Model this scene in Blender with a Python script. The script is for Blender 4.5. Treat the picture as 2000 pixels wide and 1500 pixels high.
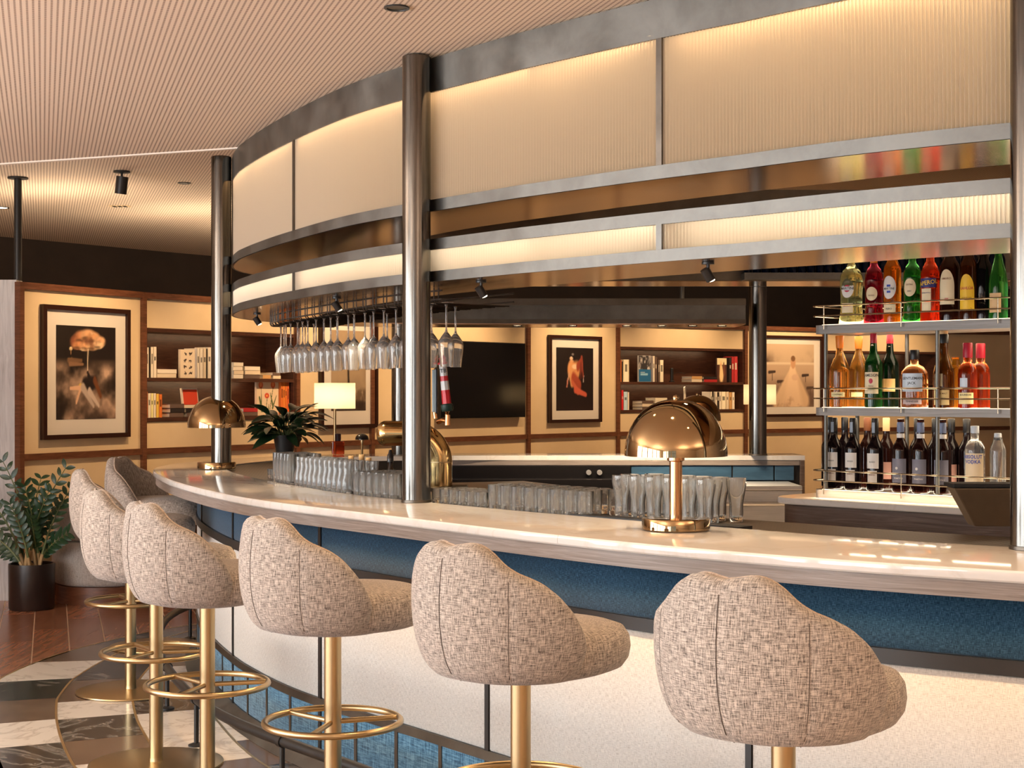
import bpy, bmesh, math, random
import numpy as np
from mathutils import Vector, Matrix, Euler

random.seed(7)
rng = np.random.default_rng(7)
for o in list(bpy.data.objects):
    bpy.data.objects.remove(o, do_unlink=True)
sc = bpy.context.scene
COL = sc.collection
PI = math.pi
R = math.radians

# ---------------------------------------------------------------- camera
EYE = 1.55          # eye height, metres
F = 3000.0          # focal length in pixels of a 2000 x 1500 frame
HZ = 765.0          # horizon row
cam = bpy.data.cameras.new('camera')
cam.lens = 54.0
cam.sensor_width = 36.0
cam.shift_y = (HZ - 750.0) / 2000.0
cam.clip_start = 0.05
cam.clip_end = 100
camo = bpy.data.objects.new('camera', cam)
camo.location = (0, 0, EYE)
camo.rotation_euler = (PI / 2, 0, 0)
COL.objects.link(camo)
sc.camera = camo

# ---------------------------------------------------------------- world, exposure
w = bpy.data.worlds.new('world')
sc.world = w
w.use_nodes = True
w.node_tree.nodes['Background'].inputs[0].default_value = (0.80, 0.90, 1.0, 1)
w.node_tree.nodes['Background'].inputs[1].default_value = 0.6
sc.view_settings.view_transform = 'Standard'
sc.view_settings.look = 'None'
sc.view_settings.exposure = 0.22
sc.view_settings.gamma = 1.0
sc.view_settings.use_curve_mapping = False
sc.cycles.max_bounces = 20
sc.cycles.transmission_bounces = 20
sc.cycles.transparent_max_bounces = 16
sc.cycles.glossy_bounces = 4
sc.cycles.diffuse_bounces = 4
sc.cycles.caustics_reflective = False
sc.cycles.caustics_refractive = False
sc.cycles.sample_clamp_indirect = 4.0
sc.cycles.use_denoising = True

WARM = (1.0, 0.66, 0.36)
WARM2 = (1.0, 0.76, 0.50)
DAY = (0.90, 0.96, 1.0)

def area(name, loc, tgt, sx, sy, power, col, spread=180):
    l = bpy.data.lights.new(name, 'AREA')
    l.shape = 'RECTANGLE'; l.size = sx; l.size_y = sy
    l.energy = power; l.color = col; l.spread = R(spread)
    o = bpy.data.objects.new(name, l)
    o.location = loc
    d = Vector(tgt) - Vector(loc)
    o.rotation_euler = d.to_track_quat('-Z', 'Y').to_euler()
    COL.objects.link(o)
    return o

def spot(name, loc, tgt, power, col, ang=50, blend=0.6, rad=0.04):
    l = bpy.data.lights.new(name, 'SPOT')
    l.energy = power; l.color = col; l.spot_size = R(ang); l.spot_blend = blend
    l.shadow_soft_size = rad
    o = bpy.data.objects.new(name, l)
    o.location = loc
    d = Vector(tgt) - Vector(loc)
    o.rotation_euler = d.to_track_quat('-Z', 'Y').to_euler()
    COL.objects.link(o)
    return o

def point(name, loc, power, col, rad=0.03):
    l = bpy.data.lights.new(name, 'POINT')
    l.energy = power; l.color = col; l.shadow_soft_size = rad
    o = bpy.data.objects.new(name, l); o.location = loc
    COL.objects.link(o)
    return o

# daylight through the window wall on the left and the windows behind the viewer
area('daylight_left', (-6.75, 1.9, 1.5), (0, 1.9, 1.5), 9.9, 2.5, 780, DAY)
area('daylight_rear', (-4.9, -4.75, 1.5), (-4.9, 3, 1.5), 2.6, 2.5, 130, DAY)
# warm area fill added in the lounge to brighten the ceiling, no lamps there
PEACH = (1.0, 0.86, 0.74)
for ux, uy, up in ((-4.6, 0.2, 240), (1.8, -1.6, 225), (-5.3, 5.2, 215), (4.8, 1.0, 140)):
    area('added_ceiling_fill', (ux, uy, 1.7), (ux, uy, 3), .5, .5, up, PEACH)

# ---------------------------------------------------------------- node helpers / materials
def srgb(r, g, b):
    def f(c):
        c = c / 255.0
        return c / 12.92 if c <= 0.04045 else ((c + 0.055) / 1.055) ** 2.4
    return (f(r), f(g), f(b), 1.0)

M = {}
def pbr(name, col, rough=0.5, metal=0.0, spec=0.5, trans=0.0, ior=1.45, emit=None, estr=0.0, coat=0.0, sheen=0.0, alpha=1.0):
    m = bpy.data.materials.new(name); m.use_nodes = True
    b = m.node_tree.nodes['Principled BSDF']
    b.inputs['Base Color'].default_value = col
    b.inputs['Roughness'].default_value = rough
    b.inputs['Metallic'].default_value = metal
    b.inputs['Specular IOR Level'].default_value = spec
    b.inputs['Transmission Weight'].default_value = trans
    b.inputs['IOR'].default_value = ior
    b.inputs['Coat Weight'].default_value = coat
    b.inputs['Sheen Weight'].default_value = sheen
    if emit:
        b.inputs['Emission Color'].default_value = emit
        b.inputs['Emission Strength'].default_value = estr
    M[name] = m
    return m

class NT:
    """small wrapper for wiring procedural nodes"""
    def __init__(s, m):
        s.m = m; s.nt = m.node_tree; s.b = s.nt.nodes['Principled BSDF']
    def n(s, typ, **kw):
        x = s.nt.nodes.new(typ)
        for k, v in kw.items():
            if k.startswith('i_'):
                key = k[2:]
                x.inputs[int(key) if key.isdigit() else key].default_value = v
            else:
                setattr(x, k, v)
        return x
    def l(s, a, ao, b, bi):
        s.nt.links.new(a.outputs[ao], b.inputs[bi])
    def coord(s, kind, scale=(1, 1, 1), rot=(0, 0, 0)):
        if kind == 'World':
            t = s.n('ShaderNodeNewGeometry'); out = 'Position'
        else:
            t = s.n('ShaderNodeTexCoord'); out = kind
        mp = s.n('ShaderNodeMapping')
        mp.inputs['Scale'].default_value = scale
        mp.inputs['Rotation'].default_value = rot
        s.l(t, out, mp, 'Vector')
        return mp
    def noise(s, mp, scale, detail=4, rough=0.55, dist=0.0):
        x = s.n('ShaderNodeTexNoise')
        x.inputs['Scale'].default_value = scale
        x.inputs['Detail'].default_value = detail
        x.inputs['Roughness'].default_value = rough
        x.inputs['Distortion'].default_value = dist
        s.l(mp, 'Vector', x, 'Vector')
        return x
    def ramp(s, src, out, stops):
        r = s.n('ShaderNodeValToRGB')
        el = r.color_ramp.elements
        el[0].position, el[0].color = stops[0]
        el[1].position, el[1].color = stops[-1]
        for p, c in stops[1:-1]:
            e = el.new(p); e.color = c
        s.l(src, out, r, 'Fac')
        return r
    def math(s, op, a, b=None, c=None):
        x = s.n('ShaderNodeMath', operation=op)
        for i, v in enumerate((a, b, c)):
            if v is None: continue
            if isinstance(v, (int, float)): x.inputs[i].default_value = v
            else: s.nt.links.new(v, x.inputs[i])
        return x.outputs[0]
    def bump(s, src, out, strength, dist=0.01):
        b = s.n('ShaderNodeBump')
        b.inputs['Strength'].default_value = strength
        b.inputs['Distance'].default_value = dist
        s.l(src, out, b, 'Height')
        s.l(b, 'Normal', s.b, 'Normal')
        return b

def noisy(name, c0, c1, scale=8, stretch=(1, 1, 1), coord='Object', rough=0.5, metal=0.0, lo=0.35, hi=0.65, bump=0.0, bd=0.005, rrange=None, **kw):
    m = pbr(name, c0, rough, metal, **kw)
    t = NT(m)
    mp = t.coord(coord, stretch)
    n = t.noise(mp, scale, 6, 0.6, 0.3)
    r = t.ramp(n, 'Fac', [(lo, c0), (hi, c1)])
    t.l(r, 'Color', t.b, 'Base Color')
    if bump: t.bump(n, 'Fac', bump, bd)
    if rrange:
        rr = t.ramp(n, 'Fac', [(0.3, (rrange[0],) * 3 + (1,)), (0.7, (rrange[1],) * 3 + (1,))])
        t.l(rr, 'Color', t.b, 'Roughness')
    return m

def wood(name, c0, c1, c2, scale=3.0, stretch=(1, 1, 12), rough=0.4, coord='Object', **kw):
    m = pbr(name, c0, rough, **kw)
    t = NT(m)
    mp = t.coord(coord, stretch)
    n = t.noise(mp, scale, 8, 0.65, 1.2)
    r = t.ramp(n, 'Fac', [(0.28, c0), (0.5, c1), (0.72, c2)])
    t.l(r, 'Color', t.b, 'Base Color')
    t.bump(n, 'Fac', 0.08, 0.002)
    return m

# metals
noisy('bronze', (0.135, 0.13, 0.12, 1), (0.205, 0.20, 0.185, 1), 5.0, (1, 1, 1), rough=0.48, metal=1.0, rrange=(0.42, 0.55))
noisy('bronze_dark', (0.10, 0.085, 0.07, 1), (0.17, 0.145, 0.12, 1), 3.0, rough=0.4, metal=1.0)
noisy('column_metal', (0.12, 0.11, 0.098, 1), (0.20, 0.185, 0.165, 1), 2.5, (25, 25, 1), rough=0.17, metal=1.0, rrange=(0.14, 0.21))
noisy('soffit_copper', (0.42, 0.27, 0.18, 1), (0.56, 0.38, 0.27, 1), 2.0, rough=0.16, metal=1.0)
pbr('brass_satin', (0.49, 0.365, 0.20, 1), 0.30, 1.0)
pbr('brass_polished', (0.42, 0.29, 0.155, 1), 0.05, 1.0)
pbr('brass_tap', (0.74, 0.52, 0.24, 1), 0.12, 1.0)
pbr('copper_stem', (0.66, 0.36, 0.17, 1), 0.16, 1.0)
pbr('brass_inlay', (0.70, 0.52, 0.28, 1), 0.35, 1.0)
noisy('steel', (0.66, 0.68, 0.69, 1), (0.78, 0.79, 0.80, 1), 4, (1, 1, 20), rough=0.42, metal=1.0)
pbr('steel_wire', (0.075, 0.066, 0.06, 1), 0.3, 1.0)
pbr('brass_wire', (0.62, 0.50, 0.36, 1), 0.25, 1.0)
pbr('black_metal', (0.015, 0.014, 0.014, 1), 0.38, 0.0)
pbr('black_gloss', (0.012, 0.011, 0.012, 1), 0.12)
pbr('black_rubber', (0.010, 0.010, 0.011, 1), 0.5)
pbr('blackout', (0.006, 0.005, 0.005, 1), 0.6)
noisy('pos_bronze', (0.13, 0.085, 0.05, 1), (0.17, 0.11, 0.065, 1), 6, rough=0.4, metal=0.4)

# stone, floor
def stone(name, base, vein, amt=0.55, rough=0.07, scale=1.6, coord='World'):
    m = pbr(name, base, rough, spec=0.55)
    t = NT(m)
    mp = t.coord(coord, (1, 1, 1))
    n = t.noise(mp, scale, 8, 0.6, 1.8)
    a = t.math('SUBTRACT', n.outputs['Fac'], 0.5)
    a = t.math('ABSOLUTE', a)
    r = t.ramp(n, 'Fac', [(0.0, vein), (0.035, base)])
    t.nt.links.new(a, r.inputs['Fac'])
    mix = t.n('ShaderNodeMix', data_type='RGBA')
    mix.inputs['Factor'].default_value = amt
    mix.inputs[6].default_value = base
    t.l(r, 'Color', mix, 7)
    t.l(mix, 2, t.b, 'Base Color')
    return m
stone('stone_white', (0.80, 0.76, 0.72, 1), (0.66, 0.58, 0.50, 1), 0.35, 0.06)
stone('marble_white', (0.78, 0.72, 0.64, 1), (0.40, 0.32, 0.26, 1), 0.5, 0.16)
stone('marble_black', (0.030, 0.027, 0.027, 1), (0.42, 0.38, 0.34, 1), 0.42, 0.16)
wood('marble_brown', (0.085, 0.055, 0.040, 1), (0.13, 0.085, 0.06, 1), (0.18, 0.125, 0.09, 1), 1.2, (1, 6, 1), 0.18, 'World')
wood('floor_wood', (0.075, 0.028, 0.014, 1), (0.14, 0.055, 0.028, 1), (0.20, 0.085, 0.045, 1), 2.0, (6, 1, 1), 0.22, 'Object')
pbr('grout', (0.60, 0.47, 0.36, 1), 0.6)

# woods
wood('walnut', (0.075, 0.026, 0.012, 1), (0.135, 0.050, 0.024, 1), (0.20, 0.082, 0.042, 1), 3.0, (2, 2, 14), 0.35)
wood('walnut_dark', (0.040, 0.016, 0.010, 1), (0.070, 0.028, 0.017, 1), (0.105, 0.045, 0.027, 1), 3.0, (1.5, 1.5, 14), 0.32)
wood('apron_wood', (0.17, 0.135, 0.115, 1), (0.27, 0.225, 0.20, 1), (0.38, 0.33, 0.30, 1), 3.0, (1, 1, 40), 0.4, 'World')
wood('backbar_wood', (0.060, 0.036, 0.027, 1), (0.12, 0.078, 0.060, 1), (0.20, 0.145, 0.115, 1), 2.2, (1.2, 1.2, 26), 0.3, 'World')
wood('shelf_wood', (0.20, 0.165, 0.14, 1), (0.27, 0.225, 0.195, 1), (0.34, 0.29, 0.26, 1), 3.0, (1, 1, 30), 0.4, 'World')
wood('pale_wood', (0.42, 0.41, 0.41, 1), (0.56, 0.55, 0.55, 1), (0.68, 0.67, 0.66, 1), 3.0, (14, 14, 1), 0.5)
pbr('frame_wood', (0.030, 0.010, 0.006, 1), 0.25)

# fabrics
def weave(name, light, dark, mid, sx=420, sz=420, coord='UV', strength=0.5):
    m = pbr(name, mid, 0.9, spec=0.2, sheen=0.25)
    t = NT(m)
    a = t.noise(t.coord(coord, (sx * 0.10, sz * 1.0, sz * 1.0)), 1.0, 2, 0.5)
    b = t.noise(t.coord(coord, (sx * 1.0, sz * 0.10, sz * 0.1)), 1.0, 2, 0.5)
    c = t.noise(t.coord(coord, (sx * 0.8, sz * 0.8, sz * 0.8)), 1.0, 2, 0.6)
    s1 = t.math('ADD', a.outputs['Fac'], b.outputs['Fac'])
    s2 = t.math('ADD', s1, t.math('MULTIPLY', c.outputs['Fac'], 0.45))
    s3 = t.math('DIVIDE', s2, 2.45)
    r = t.ramp(a, 'Fac', [(0.38, dark), (0.49, mid), (0.60, light)])
    t.nt.links.new(s3, r.inputs['Fac'])
    t.l(r, 'Color', t.b, 'Base Color')
    bp = t.n('ShaderNodeBump'); bp.inputs['Strength'].default_value = strength; bp.inputs['Distance'].default_value = 0.002
    t.nt.links.new(s3, bp.inputs['Height'])
    t.l(bp, 'Normal', t.b, 'Normal')
    return m
weave('tweed', (0.64, 0.565, 0.495, 1), (0.075, 0.062, 0.056, 1), (0.35, 0.302, 0.262, 1), 400, 400)
weave('tweed_plain', (0.64, 0.565, 0.495, 1), (0.075, 0.062, 0.056, 1), (0.35, 0.302, 0.262, 1), 400, 400, 'Object')
weave('piping', (0.62, 0.50, 0.40, 1), (0.36, 0.28, 0.22, 1), (0.5, 0.40, 0.32, 1), 300, 300, 'Object', 0.1)
pbr('seam', (0.085, 0.065, 0.055, 1), 0.9)
weave('sofa_cloth', (0.50, 0.47, 0.43, 1), (0.30, 0.27, 0.24, 1), (0.42, 0.385, 0.35, 1), 260, 260, 'Object', 0.2)
weave('cream_cloth', (0.72, 0.68, 0.62, 1), (0.44, 0.40, 0.35, 1), (0.60, 0.58, 0.55, 1), 600, 600, 'UV', 0.25)
weave('blue_cloth', (0.045, 0.125, 0.215, 1), (0.003, 0.018, 0.042, 1), (0.011, 0.050, 0.100, 1), 700, 700, 'UV', 0.3)
weave('blue_cloth_low', (0.15, 0.30, 0.42, 1), (0.02, 0.06, 0.11, 1), (0.065, 0.17, 0.27, 1), 160, 160, 'UV', 0.5)
noisy('blue_panel', (0.032, 0.085, 0.155, 1), (0.055, 0.13, 0.22, 1), 5, (1, 1, 4), rough=0.3)

# walls
noisy('wall_cream', (0.72, 0.55, 0.33, 1), (0.76, 0.59, 0.37, 1), 3, rough=0.75)
noisy('wall_dark', (0.030, 0.018, 0.013, 1), (0.040, 0.025, 0.018, 1), 2, rough=0.7)
noisy('wall_plain', (0.62, 0.55, 0.48, 1), (0.68, 0.60, 0.53, 1), 2, rough=0.8)
pbr('white_paint', (0.74, 0.66, 0.58, 1), 0.6)

def ceiling_mat():
    m = pbr('ceiling_perforated', (0.74, 0.58, 0.47, 1), 0.7)
    t = NT(m)
    mp = t.coord('World', (1, 1, 1), (0, 0, R(-17.0)))
    sp = t.n('ShaderNodeSeparateXYZ'); t.l(mp, 'Vector', sp, 0)
    fx = t.math('FRACT', t.math('MULTIPLY', sp.outputs['X'], 1 / 0.021))
    fy = t.math('FRACT', t.math('MULTIPLY', sp.outputs['Y'], 1 / 0.0150))
    dx = t.math('MULTIPLY', t.math('SUBTRACT', fx, 0.5), 0.021)
    dy = t.math('MULTIPLY', t.math('SUBTRACT', fy, 0.5), 0.0150)
    d = t.math('SQRT', t.math('ADD', t.math('MULTIPLY', dx, dx), t.math('MULTIPLY', dy, dy)))
    hole = t.math('LESS_THAN', d, 0.0046)
    mix = t.n('ShaderNodeMix', data_type='RGBA')
    mix.inputs[6].default_value = (0.78, 0.655, 0.535, 1)
    mix.inputs[7].default_value = (0.16, 0.09, 0.06, 1)
    t.nt.links.new(hole, mix.inputs['Factor'])
    t.l(mix, 2, t.b, 'Base Color')
    return m
ceiling_mat()

# glass
def glass(name, col, rough=0.0, ior=1.45):
    m = pbr(name, col, rough, trans=1.0, ior=ior)
    return m
glass('glass_clear', (0.985, 0.995, 0.99, 1), 0.0, 1.45)
M['glass_clear'].node_tree.nodes['Principled BSDF'].inputs['Transmission Weight'].default_value = 0.91

def thin_glass():
    """picture glazing: one thin pane that mirrors a little and lets the rest through"""
    m = bpy.data.materials.new('glazing'); m.use_nodes = True
    nt = m.node_tree; nt.nodes.clear()
    o = nt.nodes.new('ShaderNodeOutputMaterial'); mx = nt.nodes.new('ShaderNodeMixShader')
    t = nt.nodes.new('ShaderNodeBsdfTransparent'); g = nt.nodes.new('ShaderNodeBsdfGlossy')
    g.inputs['Roughness'].default_value = 0.03
    mx.inputs[0].default_value = 0.06
    nt.links.new(t.outputs[0], mx.inputs[1])
    nt.links.new(g.outputs[0], mx.inputs[2]); nt.links.new(mx.outputs[0], o.inputs[0])
    M['glazing'] = m
thin_glass()

def ribbed():
    m = bpy.data.materials.new('ribbed_glass'); m.use_nodes = True
    nt = m.node_tree
    p = nt.nodes['Principled BSDF']; out = nt.nodes['Material Output']
    p.inputs['Base Color'].default_value = (0.62, 0.53, 0.42, 1)
    p.inputs['Roughness'].default_value = 0.16
    tr = nt.nodes.new('ShaderNodeBsdfTranslucent'); tr.inputs[0].default_value = (0.92, 0.81, 0.64, 1)
    mx = nt.nodes.new('ShaderNodeMixShader'); mx.inputs[0].default_value = 0.5
    nt.links.new(p.outputs[0], mx.inputs[1]); nt.links.new(tr.outputs[0], mx.inputs[2])
    nt.links.new(mx.outputs[0], out.inputs[0])
    M['ribbed_glass'] = m
ribbed()

def lampshade():
    m = bpy.data.materials.new('lampshade'); m.use_nodes = True
    nt = m.node_tree
    p = nt.nodes['Principled BSDF']; out = nt.nodes['Material Output']
    p.inputs['Base Color'].default_value = (0.85, 0.72, 0.5, 1); p.inputs['Roughness'].default_value = 0.8
    tr = nt.nodes.new('ShaderNodeBsdfTranslucent'); tr.inputs[0].default_value = (0.95, 0.82, 0.58, 1)
    mx = nt.nodes.new('ShaderNodeMixShader'); mx.inputs[0].default_value = 0.5
    nt.links.new(p.outputs[0], mx.inputs[1]); nt.links.new(tr.outputs[0], mx.inputs[2])
    nt.links.new(mx.outputs[0], out.inputs[0])
    M['lampshade'] = m
lampshade()

def printed(name, rough=0.5):
    m = pbr(name, (1, 1, 1, 1), rough)
    t = NT(m)
    v = t.n('ShaderNodeVertexColor', layer_name='Col')
    t.l(v, 'Color', t.b, 'Base Color')
    return m
printed('print', 0.5)

pbr('mat_board', (0.80, 0.74, 0.66, 1), 0.7)
pbr('screen_black', (0.004, 0.004, 0.005, 1), 0.12)
pbr('led_warm', (1, 0.8, 0.55, 1), 0.5, emit=(1.0, 0.72, 0.42, 1), estr=3.5)
pbr('lens_glow', (1, 0.9, 0.7, 1), 0.5, emit=(1.0, 0.80, 0.52, 1), estr=12.0)
noisy('leaf', (0.008, 0.030, 0.012, 1), (0.028, 0.080, 0.028, 1), 6, rough=0.32)
noisy('leaf_dark', (0.006, 0.018, 0.007, 1), (0.016, 0.038, 0.014, 1), 6, rough=0.28)
pbr('stalk', (0.10, 0.13, 0.045, 1), 0.5)
pbr('stalk_base', (0.42, 0.28, 0.13, 1), 0.6)
noisy('soil', (0.05, 0.022, 0.012, 1), (0.13, 0.06, 0.03, 1), 40, rough=0.9, bump=0.6)
noisy('pot_brown', (0.016, 0.010, 0.008, 1), (0.026, 0.016, 0.013, 1), 5, rough=0.34)

def flat(rgb, rough=0.55, **kw):
    key = 'paint_%d_%d_%d_%d' % (rgb[0], rgb[1], rgb[2], int(rough * 100))
    if key not in M:
        pbr(key, srgb(*rgb), rough, **kw)
    return M[key]

def liquid(rgb, trans=0.8, rough=0.04):
    key = 'bottle_glass_%d_%d_%d' % tuple(rgb)
    if key not in M:
        pbr(key, srgb(*rgb), rough, trans=trans, ior=1.38)
    return M[key]

# ---------------------------------------------------------------- geometry helpers
class MB:
    def __init__(s):
        s.v = []; s.f = []; s.uv = {}
    def add(s, vs, fs):
        o = len(s.v)
        s.v.extend([tuple(map(float, p)) for p in vs])
        s.f.extend([tuple(i + o for i in f) for f in fs])
        return o
    def box(s, c, d, rz=0.0, M4=None):
        hx, hy, hz = d[0] / 2, d[1] / 2, d[2] / 2
        vs = []
        for sx, sy, sz in ((-1,-1,-1),(1,-1,-1),(1,1,-1),(-1,1,-1),(-1,-1,1),(1,-1,1),(1,1,1),(-1,1,1)):
            x, y, z = sx * hx, sy * hy, sz * hz
            if rz:
                x, y = x * math.cos(rz) - y * math.sin(rz), x * math.sin(rz) + y * math.cos(rz)
            vs.append((c[0] + x, c[1] + y, c[2] + z))
        if M4 is not None: vs = [M4 @ Vector(v) for v in vs]
        s.add(vs, [(0,3,2,1),(4,5,6,7),(0,1,5,4),(1,2,6,5),(2,3,7,6),(3,0,4,7)])
        return s
    def prism(s, poly, z0, z1):
        n = len(poly)
        vs = [(p[0], p[1], z0) for p in poly] + [(p[0], p[1], z1) for p in poly]
        fs = [tuple(range(n))[::-1], tuple(range(n, 2 * n))]
        fs += [(i, (i + 1) % n, n + (i + 1) % n, n + i) for i in range(n)]
        s.add(vs, fs); return s
    def lathe(s, prof, n=24, c=(0, 0, 0), cap=True):
        """prof: list of (r, z)"""
        vs = []; fs = []; m = len(prof)
        for (r, z) in prof:
            for k in range(n):
                a = 2 * PI * k / n
                vs.append((c[0] + r * math.cos(a), c[1] + r * math.sin(a), c[2] + z))
        for j in range(m - 1):
            for k in range(n):
                a, b = j * n + k, j * n + (k + 1) % n
                fs.append((a, b, b + n, a + n))
        if cap:
            if prof[0][0] > 1e-6: fs.append(tuple(range(n))[::-1])
            if prof[-1][0] > 1e-6: fs.append(tuple(range((m - 1) * n, m * n)))
        s.add(vs, fs); return s
    def tube(s, path, r, n=10, closed=False, caps=True):
        P = [Vector(p) for p in path]; m = len(P)
        rs = r if isinstance(r, (list, tuple)) else [r] * m
        T = []
        for i in range(m):
            a = P[(i - 1) % m] if (closed or i > 0) else P[i]
            b = P[(i + 1) % m] if (closed or i < m - 1) else P[i]
            T.append((b - a).normalized())
        up = Vector((0, 0, 1)) if abs(T[0].z) < 0.9 else Vector((1, 0, 0))
        nrm = (up - T[0] * up.dot(T[0])).normalized()
        vs = []; fs = []
        for i in range(m):
            nrm = (nrm - T[i] * nrm.dot(T[i]))
            if nrm.length < 1e-6: nrm = T[i].orthogonal()
            nrm.normalize(); bn = T[i].cross(nrm)
            for k in range(n):
                a = 2 * PI * k / n
                vs.append(P[i] + (nrm * math.cos(a) + bn * math.sin(a)) * rs[i])
        mm = m if closed else m - 1
        for i in range(mm):
            j = (i + 1) % m
            for k in range(n):
                k2 = (k + 1) % n
                fs.append((i * n + k, i * n + k2, j * n + k2, j * n + k))
        if caps and not closed:
            fs.append(tuple(range(n))[::-1]); fs.append(tuple(range((m - 1) * n, m * n)))
        s.add(vs, fs); return s
    def grid(s, P):
        """P[i][j] -> points, open grid"""
        a, b = len(P), len(P[0])
        vs = [p for row in P for p in row]
        fs = [(i * b + j, i * b + j + 1, (i + 1) * b + j + 1, (i + 1) * b + j) for i in range(a - 1) for j in range(b - 1)]
        s.add(vs, fs); return s
    def xf(s, M4):
        s.v = [tuple(M4 @ Vector(v)) for v in s.v]; return s
    def mesh(s, name, smooth=True, ang=38, uvs=None, cols=None):
        me = bpy.data.meshes.new(name)
        me.from_pydata(s.v, [], s.f)
        bm = bmesh.new(); bm.from_mesh(me)
        if uvs is None and cols is None: bmesh.ops.remove_doubles(bm, verts=bm.verts, dist=1e-6)
        bmesh.ops.recalc_face_normals(bm, faces=bm.faces)
        bm.to_mesh(me); bm.free()
        if smooth:
            me.polygons.foreach_set('use_smooth', [True] * len(me.polygons))
            me.set_sharp_from_angle(angle=R(ang))
        if uvs is not None:
            ul = me.uv_layers.new(name='UVMap')
            for lp in me.loops:
                ul.data[lp.index].uv = uvs[lp.vertex_index]
        if cols is not None:
            ca = me.color_attributes.new('Col', 'FLOAT_COLOR', 'POINT')
            ca.data.foreach_set('color', np.asarray(cols, dtype=np.float32).ravel())
        me.update()
        return me

def link(name, me, mat, parent=None):
    o = bpy.data.objects.new(name, me)
    if mat is not None and not me.materials:
        me.materials.append(M[mat] if isinstance(mat, str) else mat)
    COL.objects.link(o)
    if parent is not None: o.parent = parent
    return o

def obj(name, mb, mat, parent=None, smooth=True, ang=38, uvs=None, cols=None, bevel=0.0):
    me = mb.mesh(name, smooth, ang, uvs, cols)
    o = link(name, me, mat, parent)
    if bevel:
        b = o.modifiers.new('bevel', 'BEVEL'); b.width = bevel; b.segments = 2; b.limit_method = 'ANGLE'
    return o

def thing(name, label, cat, loc=(0, 0, 0), rz=0.0, group=None):
    o = bpy.data.objects.new(name, None)
    o.empty_display_size = 0.05
    o.location = loc; o.rotation_euler = (0, 0, rz)
    COL.objects.link(o)
    o['label'] = label; o['category'] = cat
    if group: o['group'] = group
    return o

def tag(o, label, cat, group=None):
    o['label'] = label; o['category'] = cat
    if group: o['group'] = group
    return o

def struct(name, mb, mat, parent=None, **kw):
    o = obj(name, mb, mat, parent, **kw)
    if parent is None: o['kind'] = 'structure'
    return o

def dup(root, loc, rz=None, label=None, group=None):
    """copy of a thing with its parts and their sub-parts"""
    c = root.copy(); COL.objects.link(c); c.location = loc
    if rz is not None: c.rotation_euler = (0, 0, rz)
    if label: c['label'] = label
    if group: c['group'] = group
    for ch in list(root.children):
        k = ch.copy(); COL.objects.link(k); k.parent = c
        for g in list(ch.children):
            q = g.copy(); COL.objects.link(q); q.parent = k
    return c

# places read off the photograph
def at(px, D, z=0.0):
    return Vector(((px - 1000.0) / F * D, D, z))
def on(px, py, z):
    D = F * (EYE - z) / (py - HZ)
    return Vector(((px - 1000.0) / F * D, D, z))
def proj(p):
    return (1000 + F * p[0] / p[1], HZ - F * (p[2] - EYE) / p[1])

# ---------------------------------------------------------------- the bar's outline
CTRL = [(4.2, 2.86), (3.3, 3.02), (2.4, 3.27), (1.75, 3.58), (1.275, 3.85), (0.99, 4.03), (0.70, 4.25), (0.375, 4.56), (0.0, 4.99),
        (-0.46, 5.60), (-1.05, 6.37), (-1.40, 7.03), (-1.66, 7.62), (-1.92, 8.32), (-2.10, 8.95), (-2.15, 9.35), (-2.09, 9.85),
        (-1.86, 10.42), (-1.50, 10.88), (-1.0, 11.14), (-0.4, 11.24), (0.6, 11.25), (2.2, 11.25), (5.0, 11.25)]
def catmull(P, sub=24):
    P = [np.array(p, float) for p in P]
    P = [2 * P[0] - P[1]] + P + [2 * P[-1] - P[-2]]
    out = []
    for i in range(1, len(P) - 2):
        for k in range(sub):
            t = k / sub
            out.append(0.5 * ((2 * P[i]) + (-P[i-1] + P[i+1]) * t + (2*P[i-1] - 5*P[i] + 4*P[i+1] - P[i+2]) * t*t + (-P[i-1] + 3*P[i] - 3*P[i+1] + P[i+2]) * t**3))
    out.append(P[-2])
    return np.array(out)
def resample(Q, step):
    d = np.r_[0, np.cumsum(np.linalg.norm(np.diff(Q, axis=0), axis=1))]
    s = np.arange(0, d[-1], step)
    return np.c_[np.interp(s, d, Q[:, 0]), np.interp(s, d, Q[:, 1])], s
STEP = 0.02
Q, SS = resample(catmull(CTRL), STEP)
def gsmooth(A, sig):
    k = int(sig * 3); x = np.arange(-k, k + 1); g = np.exp(-x**2 / (2 * sig**2)); g /= g.sum()
    pad = np.vstack([2 * A[0] - A[k:0:-1], A, 2 * A[-1] - A[-2:-k-2:-1]])
    return np.c_[np.convolve(pad[:, 0], g, 'valid'), np.convolve(pad[:, 1], g, 'valid')]
Q = gsmooth(Q, 12)
TG = np.gradient(Q, axis=0); TG /= np.linalg.norm(TG, axis=1)[:, None]
TG = gsmooth(TG, 10); TG /= np.linalg.norm(TG, axis=1)[:, None]
NM = np.c_[TG[:, 1], -TG[:, 0]]          # towards the inside of the island
SMAX = SS[-1]
def CP(s, d=0.0, z=0.0):
    i = min(max(s / STEP, 0), len(Q) - 1.001); k = int(i); f = i - k
    q = Q[k] * (1 - f) + Q[k+1] * f; n = NM[k] * (1 - f) + NM[k+1] * f
    n = n / np.linalg.norm(n)
    return Vector((q[0] + n[0] * d, q[1] + n[1] * d, z))
def CT(s):
    k = int(min(max(s / STEP, 0), len(Q) - 1)); return Vector((TG[k][0], TG[k][1], 0))
def CN(s):
    k = int(min(max(s / STEP, 0), len(Q) - 1)); return Vector((NM[k][0], NM[k][1], 0))
S_LEFT = SS[int(np.argmin(Q[:, 0] / np.maximum(Q[:, 1], .1)))]
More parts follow.
